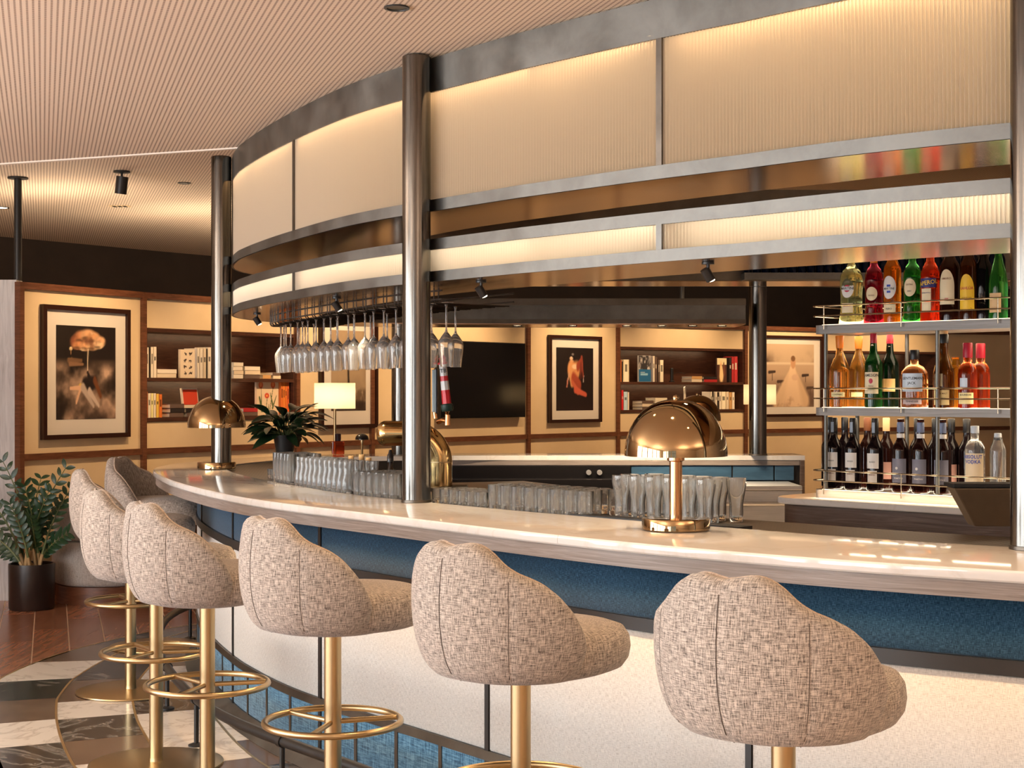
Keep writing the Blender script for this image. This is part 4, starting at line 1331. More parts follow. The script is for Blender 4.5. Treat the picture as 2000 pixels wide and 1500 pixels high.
# ---- bottles
def cyl_patch(mb, r, z0, z1, ha, a0=0.0, shape='rect', n=14):
    cx = -PI / 2 + a0
    if shape == 'rect':
        mb.grid([[(r * math.cos(cx - ha + 2*ha*k/n), r * math.sin(cx - ha + 2*ha*k/n), z) for z in (z0, z1)] for k in range(n + 1)])
    else:
        zc = (z0 + z1) / 2; hz = (z1 - z0) / 2; rows = []
        for ring in (0.001, .35, .7, 1.0):
            row = []
            for k in range(25):
                t = 2 * PI * k / 24; ex = ha * math.cos(t) * ring; ez = hz * math.sin(t) * ring
                if shape == 'arch' and math.sin(t) < 0:
                    ex = ha * max(-1, min(1, math.cos(t) * 1.6)) * ring; ez = -hz * min(1, -math.sin(t) * 1.8) * ring
                row.append((r * math.cos(cx + ex), r * math.sin(cx + ex), zc + ez))
            rows.append(row)
        mb.grid(rows)
    return mb
def bottle(name, label, px, v, tier, prof, gmat, caps, labels, group='bottles on the lit shelf', yaw=20, flatten=1.0):
    """prof in metres (r, z); caps: (profile, material); labels: dicts r,z0,z1,ha,mat,shape,text"""
    k = (px - 1000.0) / F
    u = (k * (BO.y + VB.y * v) - (BO.x + VB.x * v)) / (UB.x - k * UB.y)
    p = bp(u, v, TIERS[tier][1] + .0006)
    face = math.atan2(-VB.x, VB.y)      # front of the bottle looks out over the shelf edge
    t = thing(name, label, 'bottle', p, math.atan2(UB.y, UB.x) + R(yaw), group)
    sc_ = Matrix.Diagonal((1, flatten, 1, 1))
    mb = MB(); mb.lathe([(0, .002), (prof[0][0] * .8, .0005)] + prof + [(0, prof[-1][1])], 28, cap=False); mb.xf(sc_); obj('body', mb, gmat, t, ang=55)
    for (cp, cm) in caps:
        mb = MB(); mb.lathe(cp, 20); mb.xf(sc_ if flatten == 1 else Matrix.Identity(4)); obj('cap', mb, cm, t, ang=40)
    for L in labels:
        mb = MB(); cyl_patch(mb, L['r'] + .0009, L['z0'], L['z1'], L['ha'], L.get('a0', 0), L.get('shape', 'rect')); mb.xf(sc_)
        lb = obj('paper_label', mb, L['mat'], t, ang=60)
        for (txt, size, zz, cmat, ws) in L.get('text', []):
            mb = MB(); finish_text_on_cyl(mb, txt, size, L['r'] + .0016, zz, -PI / 2 + L.get('a0', 0), L.get('tilt', 0), ws); mb.xf(sc_)
            obj('lettering', mb, cmat, lb, smooth=False)
    return t
cream = flat((238, 216, 178), .6); paper = flat((235, 228, 222), .6); navy = flat((45, 45, 110), .5); ink = flat((40, 34, 34), .6); redp = flat((190, 30, 60), .5)
orangecap = flat((240, 130, 40), .45); redcap = flat((165, 25, 45), .4); goldp = flat((246, 196, 52), .5); greyp = flat((112, 112, 128), .6); bluep = flat((40, 70, 170), .5)
silver = flat((200, 205, 212), .35); corkm = flat((222, 180, 130), .7); blackp = flat((22, 20, 22), .4); greenp = flat((30, 90, 40), .5); brownp = flat((120, 70, 40), .6)
def vermouth(R_=.048, h=.31):
    return [(R_ * 1.12, .003), (R_ * 1.05, .03), (R_ * .93, .075), (R_ * .94, .14), (R_, .20), (R_ * .96, .232), (R_ * .70, .258), (R_ * .42, .272), (.0155, .29), (.0145, h)]
def straight(R_=.04, sh_=.2, h=.31, nk=.0145):
    return [(R_, .003), (R_, sh_), (R_ * .93, sh_ + .018), (R_ * .62, sh_ + .042), (nk * 1.25, sh_ + .062), (nk, h)]
def wineb(R_=.0385):
    return [(R_, .003), (R_, .19), (R_ * .95, .205), (R_ * .66, .228), (.017, .245), (.0150, .27), (.0150, .325), (.0158, .328), (.0158, .336)]
def cap(r, z0, z1): return [(r, z0), (r, z1 - .003), (r - .002, z1)]
T = 2
bottle('vermouth_bottle', 'pale yellow vermouth bottle with round white label, leftmost on the top shelf', 1663, .09, T, vermouth(.0535), liquid((226, 226, 150), .9), [(cap(.0165, .31, .34), silver)],
       [dict(r=.0515, z0=.125, z1=.215, ha=.62, mat=paper, shape='oval', a0=-.2), dict(r=.0524, z0=.152, z1=.186, ha=.31, mat=redp, shape='oval', a0=-.2), dict(r=.0530, z0=.160, z1=.178, ha=.60, mat=flat((225, 225, 225)), a0=-.2, text=[('MARTINI', .017, .169, ink, 1.0)]), dict(r=.052, z0=.055, z1=.100, ha=.55, mat=cream, a0=-.2, text=[('BIANCO', .010, .088, redp, 1.0)])])
bottle('vermouth_bottle', 'deep red vermouth bottle with orange cap and round cream label, top shelf', 1707, .10, T, vermouth(.043, .29), liquid((150, 18, 38), .8), [(cap(.0165, .285, .318), orangecap)],
       [dict(r=.041, z0=.108, z1=.172, ha=.68, mat=cream, shape='oval', a0=-.1, text=[('ROSSO', .009, .132, brownp, 1.0)])])
bottle('aperitif_bottle', 'orange aperitif bottle with blue and white sunburst label, top shelf', 1743, .10, T, straight(.040, .245, .31, .016), liquid((245, 130, 25), .85), [(cap(.0175, .30, .328), cream)],
       [dict(r=.040, z0=.112, z1=.218, ha=.85, mat=paper, shape='oval', a0=-.25), dict(r=.0408, z0=.140, z1=.178, ha=.22, mat=bluep, a0=-.25), dict(r=.0412, z0=.150, z1=.168, ha=.8, mat=flat((232, 230, 226)), a0=-.25, text=[('MARTINI', .015, .159, ink, .9)]), dict(r=.040, z0=.045, z1=.088, ha=.8, mat=cream, a0=-.25, text=[('FIERO', .012, .066, ink, 1)])])
bottle('vermouth_bottle', 'green vermouth bottle with round cream label, between orange and red bottles', 1782, .09, T, vermouth(.041), liquid((40, 140, 45), .85), [(cap(.0165, .31, .338), greenp)],
       [dict(r=.0405, z0=.118, z1=.20, ha=.72, mat=cream, shape='oval', a0=-.15, text=[('EXTRA', .010, .172, brownp, 1), ('DRY', .010, .142, ink, 1)])])
bottle('aperitif_bottle', 'bright orange-red aperitif bottle with slanted navy label, top shelf', 1817, .09, T, [(.0455, .003), (.044, .03), (.0435, .20), (.042, .225), (.030, .255), (.0185, .275), (.0165, .31)], liquid((240, 60, 22), .8), [(cap(.018, .305, .332), orangecap)],
       [dict(r=.0440, z0=.155, z1=.196, ha=.88, mat=navy, a0=-.1, tilt=.14, text=[('APEROL', .027, .1755, goldp, .95)]), dict(r=.0440, z0=.05, z1=.15, ha=.52, mat=cream, a0=-.3, text=[('APERITIVO', .009, .13, navy, 1)])])
bottle('liqueur_bottle', 'dark brown liqueur bottle with tall arched cream label, top shelf', 1855, .10, T, straight(.045, .235, .325, .016), liquid((45, 18, 10), .5), [(cap(.0175, .32, .345), redcap)],
       [dict(r=.045, z0=.075, z1=.232, ha=.80, mat=cream, shape='arch', a0=-.2, text=[('AMARO', .013, .19, brownp, 1), ('1884', .010, .10, redp, 1)])])
bottle('coffee_liqueur_bottle', 'amber brown bottle with bright yellow arched label, top shelf', 1892, .09, T, straight(.038, .235, .30, .017), liquid((70, 30, 10), .6), [(cap(.0185, .295, .316), goldp)],
       [dict(r=.038, z0=.045, z1=.205, ha=.95, mat=goldp, shape='arch', a0=-.15, text=[('KAHLÚA', .018, .142, redp, .9), ('LICOR DE CAFE', .007, .10, brownp, 1)])])
bottle('liqueur_bottle', 'black square-shouldered bottle without visible label near the right of the top shelf', 1921, .13, T, straight(.040, .22, .335, .015), liquid((14, 10, 12), .2, ), [(cap(.0165, .33, .35), blackp)], [])
bottle('green_bottle', 'light green bottle with tan label against the column, top shelf', 1950, .09, T, [(.040, .003), (.040, .16), (.035, .20), (.020, .25), (.014, .29), (.014, .35)], liquid((60, 150, 60), .9), [(cap(.0155, .345, .37), greenp)],
       [dict(r=.040, z0=.03, z1=.115, ha=.7, mat=flat((220, 180, 130)), a0=-.3)])
T = 1
def decanter(R_=.0475):
    return [(R_, .003), (R_, .165), (R_ * .97, .185), (R_ * .66, .225), (R_ * .42, .255), (.0155, .272), (.0145, .285)]
bottle('cognac_bottle', 'amber bell-shaped bottle with tall orange stopper, leftmost on the middle shelf', 1640, .09, T, decanter(), liquid((245, 165, 70), .92), [([(.0155, .28), (.017, .286), (.020, .337), (.018, .340)], orangecap)],
       [dict(r=.0475, z0=.05, z1=.072, ha=.72, mat=flat((250, 230, 170)), text=[('COGNAC', .012, .061, ink, 1)])])
bottle('cognac_bottle', 'second amber bell-shaped bottle partly hidden behind a shelf post, middle shelf', 1677, .22, T, decanter(), liquid((245, 165, 70), .92), [([(.0155, .28), (.017, .286), (.020, .337), (.018, .340)], orangecap)], [dict(r=.0475, z0=.05, z1=.072, ha=.6, mat=flat((250, 230, 170)))])
bottle('whiskey_bottle', 'green whiskey bottle with red cap and large cream label on the middle shelf', 1706, .085, T, straight(.0415, .195, .305, .0145), liquid((18, 75, 25), .7), [(cap(.016, .30, .345), redcap)],
       [dict(r=.0415, z0=.065, z1=.165, ha=.85, mat=cream, a0=-.1, text=[('JAMESON', .019, .150, ink, .95), ('TRIPLE', .008, .10, brownp, 1), ('DISTILLED', .008, .085, brownp, 1)]), dict(r=.0420, z0=.112, z1=.136, ha=.22, mat=redp, shape='oval', a0=-.1), dict(r=.0148, z0=.25, z1=.295, ha=.75, mat=cream, shape='oval', a0=-.2)])
bottle('whiskey_bottle', 'nearly black green whiskey bottle with red cap behind the labelled one', 1738, .20, T, straight(.0415, .195, .305, .0145), liquid((10, 28, 14), .5), [(cap(.016, .30, .342), redcap)], [dict(r=.0415, z0=.075, z1=.135, ha=.7, mat=flat((214, 170, 110)), a0=.1), dict(r=.0150, z0=.262, z1=.288, ha=.7, mat=cream, shape='oval')])
bottle('whiskey_bottle', 'broad squat whiskey bottle with silver label and black stopper, middle shelf', 1786, .10, T, [(.062, .003), (.064, .02), (.064, .14), (.060, .165), (.040, .188), (.019, .20), (.018, .225)], liquid((205, 120, 60), .9), [([(.021, .222), (.0215, .232), (.0215, .262), (.019, .265)], blackp)],
       [dict(r=.0640, z0=.075, z1=.158, ha=.78, mat=silver, text=[('GENTLEMAN', .0165, .135, ink, 1), ('JACK', .0165, .113, ink, 1)]), dict(r=.0640, z0=.018, z1=.042, ha=.72, mat=flat((196, 170, 168)), text=[('TENNESSEE', .012, .030, ink, 1)])], flatten=.7, yaw=14)
bottle('whisky_bottle', 'tall amber whisky bottle with cork top and two cream labels, middle shelf', 1843, .09, T, [(.046, .003), (.046, .145), (.043, .175), (.030, .215), (.021, .245), (.019, .30)], liquid((120, 70, 20), .85), [([(.0215, .292), (.0215, .33), (.019, .333)], blackp), ([(.018, .333), (.0195, .335), (.0195, .347)], corkm)],
       [dict(r=.046, z0=.015, z1=.082, ha=.80, mat=flat((244, 214, 150)), a0=-.1, text=[('SINGLE MALT', .0095, .066, brownp, 1), ('AGED 12 YEARS', .006, .045, ink, 1)]), dict(r=.0455, z0=.098, z1=.155, ha=.40, mat=flat((236, 214, 170)), a0=-.35)])
bottle('amber_bottle', 'small amber bottle glimpsed behind between the whisky and the red-capped bottle', 1866, .22, T, straight(.030, .17, .20, .014), liquid((230, 150, 40), .85), [(cap(.016, .195, .225), goldp)], [])
bottle('bourbon_bottle', 'red-amber bottle with burgundy cap and cream label, right on the middle shelf', 1890, .09, T, [(.042, .003), (.042, .15), (.040, .175), (.028, .198), (.0195, .205), (.0185, .235)], liquid((190, 60, 15), .85), [([(.021, .225), (.021, .288), (.019, .291)], redcap)],
       [dict(r=.042, z0=.02, z1=.07, ha=.85, mat=flat((250, 226, 160)), a0=-.1, text=[('BOURBON', .011, .060, ink, 1)]), dict(r=.0425, z0=.095, z1=.135, ha=.42, mat=silver, a0=-.3)])
bottle('bourbon_bottle', 'second red-amber burgundy-capped bottle standing behind the first', 1915, .20, T, [(.042, .003), (.042, .15), (.040, .175), (.028, .198), (.0195, .205), (.0185, .235)], liquid((190, 60, 15), .85), [([(.021, .225), (.021, .288), (.019, .291)], redcap)], [])
T = 0
wg = liquid((24, 14, 16), .35); wg2 = liquid((40, 16, 12), .45)
wl = ['first', 'second', 'third']
for k, px in enumerate((1629, 1666, 1709)):
    bottle('wine_bottle', 'dark red wine bottle with white cut-corner label, %s from the left on the lowest shelf' % wl[k], px, .09, T, wineb(), wg, [([(.0158, .262), (.0168, .264), (.0168, .334), (.015, .338)], blackp)],
           [dict(r=.0385, z0=.105, z1=.175, ha=.78, mat=paper, a0=-.15, text=[('ROSSO', .009, .135, ink, 1)]), dict(r=.0385, z0=.035, z1=.095, ha=.62, mat=flat((218, 208, 200)), a0=-.2, text=[('RISERVA', .008, .075, brownp, 1)]), dict(r=.0170, z0=.270, z1=.318, ha=.45, mat=flat((150, 160, 175)), a0=-.3)])
for k, px in enumerate((1759, 1798, 1841)):
    bottle('wine_bottle', 'dark wine bottle with slate grey label and white neck band, %s of its three' % wl[k], px, .09, T, wineb(), wg2, [([(.0158, .275), (.0168, .277), (.0168, .318), (.015, .322)], flat((110, 120, 150), .4))],
           [dict(r=.0385, z0=.045, z1=.155, ha=.95, mat=greyp, a0=-.1, text=[('PRIMITIVO', .010, .065, paper, .9)]), dict(r=.0390, z0=.105, z1=.118, ha=.16, mat=paper, shape='oval', a0=-.3), dict(r=.0166, z0=.250, z1=.270, ha=1.6, mat=paper)])
bottle('vodka_bottle', 'clear vodka bottle with blue lettering at the right of the lowest shelf', 1904, .09, T, [(.044, .003), (.044, .20), (.042, .218), (.030, .24), (.018, .25), (.0165, .28)], 'glass_clear', [(cap(.0185, .278, .31), silver)],
       [dict(r=.0436, z0=.02, z1=.19, ha=1.0, mat=flat((245, 222, 186)), a0=.1), dict(r=.0444, z0=.14, z1=.185, ha=.01, mat=bluep, a0=-.1, text=[('ABSOLUT', .0225, .174, bluep, .92), ('VODKA', .0225, .152, bluep, .92)])])
bottle('clear_bottle', 'clear cut-glass bottle half hidden at the edge of the right column, lowest shelf', 1949, .09, T, straight(.034, .20, .25, .014), 'glass_clear', [(cap(.016, .25, .28), silver)], [])
for k, (px, lab, mt, cm) in enumerate(((1620, 'dark wine bottle at the very left, behind the first white label', wg, blackp), (1650, 'dark wine bottle between the first two white-labelled ones, behind', wg, blackp), (1694, 'dark bottle with brown capsule behind the third white label', wg2, brownp), (1731, 'dark bottle with a pale cork, in the back row of the lowest shelf', wg2, corkm), (1792, 'back-row dark bottle behind the middle slate label', wg, blackp), (1827, 'back-row dark bottle left of the third slate label', wg, blackp), (1858, 'back-row dark bottle right of the third slate label', wg, blackp), (1888, 'back-row dark bottle just left of the clear vodka bottle', wg, blackp))):
    bottle('wine_bottle', lab, px, .23, T, wineb(), mt, [([(.0158, .275), (.0168, .277), (.0168, .334), (.015, .338)], cm)], [dict(r=.0385, z0=.05, z1=.13, ha=.5, mat=flat((150, 110, 100)), a0=.3)] if k in (3, 6) else [])

# row of dark blue bottles on the ledge inside the far canopy
led = thing('bottle_ledge', 'narrow bronze ledge with a row of dark blue bottles, high on the far canopy', 'shelf')
sA, sE = s_at(1452, DC(14) + DEP + .1, far=True), s_at(1975, DC(14) + DEP + .1, far=True)
mb = MB(); sw(mb, [(dco(DEP + .013), 2.29), (dco(DEP + .16), 2.29), (dco(DEP + .16), 2.335), (dco(DEP + .013), 2.335)], sA, sE); obj('ledge_board', mb, 'bronze', led)
bm_ = MB(); bm_.lathe([(.024, 0), (.027, .003), (.027, .09), (.022, .105), (.011, .13), (.011, .17)], 14); bme = bm_.mesh('blue_bottle'); bme.materials.append(liquid((16, 28, 52), .45))
nbl = int((sE - sA) / .060)
for k in range(nbl):
    s = sA + .03 + k * .060
    o = link('blue_bottle', bme, None); o.location = CP(s, DC(s) + DEP + .10, 2.3355)
    tag(o, 'small dark blue bottle, %s from the left on the high ledge' % ORDG[k], 'bottle', 'dark blue bottles on the high ledge')

# pos terminal: bronze back of a tilted screen
pD = 5.22
pp = on(1924, 1033, ZMAT + .0005)
p = at(1930, pD, ZMAT + .0005)
pos = thing('pos_terminal', 'bronze-coloured tapered back of a till screen standing beside the right column', 'till', p, 0)
zt_ = EYE - (944 - HZ) / F * pD - p.z; xl = (1852 - 1930) / F * pD; xb = (1899 - 1930) / F * pD
mb = MB()
def tz(x0, x1, z, y): return [(x0, y, z), (x1, y, z)]
mb.add([(xb, -.03, .002), (-xb + .05, -.03, .002), (-xl + .05, -.075, zt_ - .012), (xl, -.075, zt_ - .012), (xb, .05, .002), (-xb + .05, .05, .002), (-xl + .05, .02, zt_ - .012), (xl, .02, zt_ - .012)],
       [(0,1,2,3),(5,4,7,6),(4,0,3,7),(1,5,6,2),(3,2,6,7),(4,5,1,0)])
obj('stand', mb, 'pos_bronze', pos, smooth=False, bevel=.004)
mb = MB(); mb.box(((0 + .05) / 2, -.02, zt_ - .004), (-2 * xl + .06, .12, .014)); obj('screen', mb, 'blackout', pos, smooth=False, bevel=.003)

# ================================================================ PICTURES, TV, BOOKS
def lin(c):
    c = np.asarray(c, float) / 255.0
    return np.where(c <= 0.04045, c / 12.92, ((c + 0.055) / 1.055) ** 2.4)
def fbm(U, V, seed, f0=3, octs=5):
    r = np.random.default_rng(seed); out = np.zeros_like(U); amp = .5; f = f0
    for _ in range(octs):
        g = r.random((f + 2, f + 2)); x = np.clip(U, 0, .9999) * f; y = np.clip(V, 0, .9999) * f
        i = x.astype(int); j = y.astype(int); fx = x - i; fy = y - j; fx = fx*fx*(3-2*fx); fy = fy*fy*(3-2*fy)
        out += amp * ((g[i, j] * (1-fx) + g[i+1, j] * fx) * (1-fy) + (g[i, j+1] * (1-fx) + g[i+1, j+1] * fx) * fy)
        amp *= .5; f *= 2
    return out
class Paint:
    def __init__(s, nx, ny, asp):
        v, u = np.meshgrid(np.linspace(0, 1, ny), np.linspace(0, 1, nx), indexing='ij')
        s.U, s.V, s.nx, s.ny, s.asp = u, v, nx, ny, asp
        s.C = np.zeros((ny, nx, 3))
    def fill(s, c): s.C[:] = c
    def mixm(s, m, c):
        m = np.clip(m, 0, 1)[..., None]; s.C = s.C * (1 - m) + np.asarray(c, float) * m
    def ell(s, cx, cy, rx, ry, c, soft=.15, rot=0):
        x = (s.U - cx); y = (s.V - cy) / s.asp; ry = ry / s.asp
        X = x * math.cos(rot) + y * math.sin(rot); Y = -x * math.sin(rot) + y * math.cos(rot)
        d = np.sqrt((X / rx) ** 2 + (Y / ry) ** 2); s.mixm((1 - d) / soft + .5, c)
    def seg(s, x0, y0, x1, y1, w0, w1, c, soft=.5):
        ax, ay = s.U - x0, (s.V - y0) / s.asp; bx, by = x1 - x0, (y1 - y0) / s.asp
        t = np.clip((ax * bx + ay * by) / (bx*bx + by*by + 1e-9), 0, 1)
        d = np.hypot(ax - bx * t, ay - by * t); w = w0 + (w1 - w0) * t
        s.mixm((w - d) / (w * soft + 1e-6) + .5, c)
def print_sheet(P, W, H):
    """flat print W x H, centred on x, bottom at z = 0, facing -y"""
    mb = MB(); vs = [((u - .5) * W, 0, v * H) for u, v in zip(P.U.ravel(), P.V.ravel())]
    nx, ny = P.nx, P.ny
    mb.add(vs, [(j*nx + i, j*nx + i + 1, (j+1)*nx + i + 1, (j+1)*nx + i) for j in range(ny - 1) for i in range(nx - 1)])
    col = np.concatenate([lin(P.C.reshape(-1, 3)), np.ones((nx * ny, 1))], 1)
    return mb, col
def pic_cloud():
    P = Paint(84, 130, 1.55); U, V = P.U, P.V
    n = fbm(U, V, 3, 3); n2 = fbm(U, V, 11, 6)
    P.fill((26, 17, 12))
    fog = np.clip((.66 - V) / .14, 0, 1) * np.clip((n - .30) * 3.6, 0, 1)
    P.mixm(fog, (214, 180, 154)); P.mixm(np.clip((.30 - V) / .3, 0, 1) * np.clip(1.1 - n2 * 1.7, 0, 1) * .8, (48, 32, 28))
    for cx, cy, rx, ry, c in ((.33, .83, .10, .075, (150, 86, 56)), (.40, .88, .10, .07, (186, 124, 84)), (.52, .905, .13, .065, (206, 158, 116)), (.62, .875, .11, .07, (196, 144, 100)), (.72, .84, .10, .06, (214, 166, 124)), (.36, .79, .10, .045, (196, 134, 90)), (.48, .785, .10, .05, (214, 160, 116)), (.60, .785, .10, .045, (224, 180, 134)), (.70, .80, .09, .04, (228, 188, 146))):
        P.ell(cx, cy, rx, ry, c, .5)
        P.ell(cx + .03, cy + .018, rx * .55, ry * .5, tuple(min(255, v * 1.16) for v in c), .9)
        P.ell(cx - .02, cy - ry * .55, rx * .6, ry * .3, tuple(v * .62 for v in c), .9)
    incl = (np.hypot((U - .52) / .30, (V - .835) / .105) < 1)
    P.mixm(np.clip((n2 - .50) * 6, 0, 1) * incl * .8, (252, 226, 186)); P.mixm(np.clip((.40 - n2) * 6, 0, 1) * incl * .7, (110, 64, 42))
    P.ell(.24, .755, .025, .02, (250, 225, 175), .5); P.seg(.24, .75, .25, .65, .006, .004, (170, 130, 90))
    P.seg(.525, .75, .52, .50, .007, .006, (236, 214, 180)); P.seg(.20, .63, .42, .63, .02, .012, (120, 88, 62)); P.seg(.22, .59, .44, .59, .016, .01, (140, 104, 76))
    P.seg(.52, .50, .56, .41, .014, .03, (34, 24, 22)); P.seg(.48, .36, .64, .40, .06, .045, (30, 22, 22)); P.seg(.64, .42, .74, .25, .03, .02, (120, 70, 38))
    P.ell(.40, .365, .028, .022, (226, 190, 96), .4); P.seg(.44, .34, .23, .33, .018, .012, (232, 186, 150)); P.seg(.40, .33, .33, .18, .016, .014, (230, 186, 150)); P.seg(.44, .34, .62, .14, .035, .014, (196, 176, 160)); P.seg(.55, .30, .71, .14, .03, .012, (212, 192, 176))
    return P
def pic_angel():
    P = Paint(60, 110, 1.9); P.fill((22, 12, 12)); n = fbm(P.U, P.V, 5, 3)
    P.mixm(np.clip((.3 - P.V) / .3, 0, 1) * n * .5, (58, 22, 24))
    P.ell(.44, .895, .035, .02, (120, 112, 112), .6); P.ell(.40, .83, .045, .03, (226, 196, 170), .4); P.ell(.41, .785, .05, .022, (210, 178, 150), .5)
    P.seg(.36, .66, .55, .64, .06, .08, (214, 150, 96)); P.seg(.40, .63, .42, .46, .09, .05, (222, 160, 106)); P.ell(.50, .70, .08, .04, (238, 206, 170), .5)
    P.seg(.58, .70, .68, .83, .04, .015, (150, 66, 46)); P.seg(.68, .83, .73, .50, .03, .012, (140, 60, 44)); P.seg(.66, .72, .66, .52, .03, .01, (120, 48, 38)); P.seg(.74, .55, .73, .46, .008, .006, (200, 190, 190))
    P.seg(.46, .50, .62, .40, .06, .05, (164, 72, 50)); P.seg(.42, .46, .58, .30, .02, .03, (196, 100, 70)); P.seg(.50, .33, .80, .25, .03, .02, (206, 96, 72))
    P.seg(.34, .58, .30, .46, .016, .012, (214, 170, 140)); P.seg(.30, .46, .28, .38, .02, .012, (200, 130, 110))
    return P
def pic_lake():
    P = Paint(80, 100, 1.25); U, V = P.U, P.V; n = fbm(U, V, 8, 4); n2 = fbm(U, V, 9, 9)
    P.fill((206, 180, 150)); P.mixm(np.clip((V - .55) / .12, 0, 1) * np.clip(.92 - V, 0, 1) * 6 * np.clip(n * 2 - .7, 0, 1) * np.clip(abs(U - .5) * 3 - .35, 0, 1), (96, 76, 62))
    P.mixm(np.clip((.72 - V) / .03, 0, 1), (198, 170, 142)); P.mixm(np.clip((.72 - V) / .02, 0, 1) * np.clip((V - .66) / .03, 0, 1), (226, 206, 178))
    P.mixm(np.clip((.34 - V) / .25, 0, 1) * np.clip(n2 * 2.2 - .55, 0, 1), (74, 52, 44)); P.mixm(np.clip((.64 - V) / .1, 0, 1) * np.clip(V - .3, 0, 1) * np.clip(n * 2 - .8, 0, 1) * np.clip(abs(U - .5) * 3 - .5, 0, 1), (120, 96, 80))
    for x, y in ((.12, .55), (.30, .40), (.82, .50), (.92, .30)): P.seg(x - .06, y, x + .06, y + .01, .02, .015, (66, 50, 42)); P.seg(x, y - .01, x + .01, y - .13, .006, .005, (66, 50, 42))
    P.mixm(np.clip((.52 - V) * 3, 0, 1) * .8, (104, 80, 66)); P.seg(.54, .62, .26, .06, .03, .12, (228, 196, 160)); P.seg(.56, .62, .78, .10, .03, .12, (220, 186, 150)); P.seg(.55, .60, .55, .05, .06, .20, (238, 206, 170)); P.mixm((np.abs(U - .53) < .32 * (1 - V / .6)) * np.clip(n2 * 2.5 - 1.3, 0, 1) * (V < .45), (176, 134, 102))
    P.ell(.56, .70, .05, .09, (206, 158, 120), .3); P.ell(.56, .77, .045, .045, (128, 92, 62), .3); P.ell(.60, .47, .07, .05, (226, 190, 160), .4)
    return P
def pic_tree():
    P = Paint(70, 90, 1.3); U, V = P.U, P.V; n2 = fbm(U, V, 21, 10); n = fbm(U, V, 22, 4)
    P.fill((176, 152, 122)); P.mixm(np.clip(n * 1.4 - .5, 0, 1), (150, 128, 104)); P.mixm(np.clip((.30 - V) / .06, 0, 1), (110, 90, 70)); P.mixm(np.clip((.30 - V) / .06, 0, 1) * np.clip(n2 * 3 - 1.4, 0, 1), (226, 206, 178)); P.mixm(np.clip((.14 - V) / .04, 0, 1) * .8, (46, 34, 28))
    P.seg(.5, .26, .48, .62, .03, .02, (44, 34, 30)); P.mixm((np.hypot((U - .5) / .30, (V - .70) / .16) < 1) * np.clip(n2 * 3 - 1.2, 0, 1), (50, 40, 34))
    return P
def pic_tulip():
    P = Paint(60, 76, 1.25); P.fill((226, 202, 170))
    for x, y in ((.18, .85), (.74, .86)):
        P.ell(x, y, .10, .10, (214, 96, 62), .3); P.ell(x, y + .02, .05, .07, (236, 150, 100), .3)
    P.ell(.46, .55, .10, .075, (204, 64, 44), .4); P.ell(.46, .55, .035, .028, (238, 180, 80), .4)
    for a in ((.20, .78, .22, .2), (.74, .76, .58, .1), (.48, .50, .40, .05)): P.seg(*a, .012, .012, (70, 84, 50))
    P.seg(.12, .5, .24, .15, .03, .05, (70, 88, 50)); P.seg(.62, .62, .72, .3, .012, .035, (84, 96, 56)); P.seg(.9, .55, .72, .2, .01, .03, (84, 96, 56)); P.seg(.55, .3, .50, .05, .01, .03, (84, 96, 56))
    return P
def pic_cover():
    P = Paint(26, 40, 1.6); n = fbm(P.U, P.V, 30, 8); P.fill((40, 110, 160)); P.mixm((P.V > .48) * 1.0, (60, 56, 58)); P.mixm((P.V > .48) * np.clip(n * 4 - 1.8, 0, 1), (222, 216, 210)); P.mixm((abs(P.V - .28) < .03) * (P.U < .75) * (P.U > .12), (150, 200, 225)); P.mixm((abs(P.V - .36) < .02) * (P.U < .5) * (P.U > .12), (190, 215, 230))
    return P
def pic_dancer():
    P = Paint(26, 36, 1.5); P.fill((84, 52, 40)); P.mixm((P.V > .72) * 1.0, (240, 226, 180)); P.seg(.4, .7, .45, .3, .12, .22, (240, 206, 150)); P.seg(.7, .75, .75, .4, .06, .1, (120, 70, 52)); P.ell(.40, .72, .07, .05, (226, 170, 130), .4)
    return P
def pic_glyph():
    P = Paint(40, 60, 1.5); P.fill((246, 226, 196)); r = np.random.default_rng(4)
    for cx in (.3, .7):
        for cy in (.85, .6, .38, .16):
            for k in range(4):
                P.seg(cx + r.uniform(-.12, .12), cy + r.uniform(-.06, .06), cx + r.uniform(-.12, .12), cy + r.uniform(-.06, .06), .016, .012, (60, 46, 40))
    return P

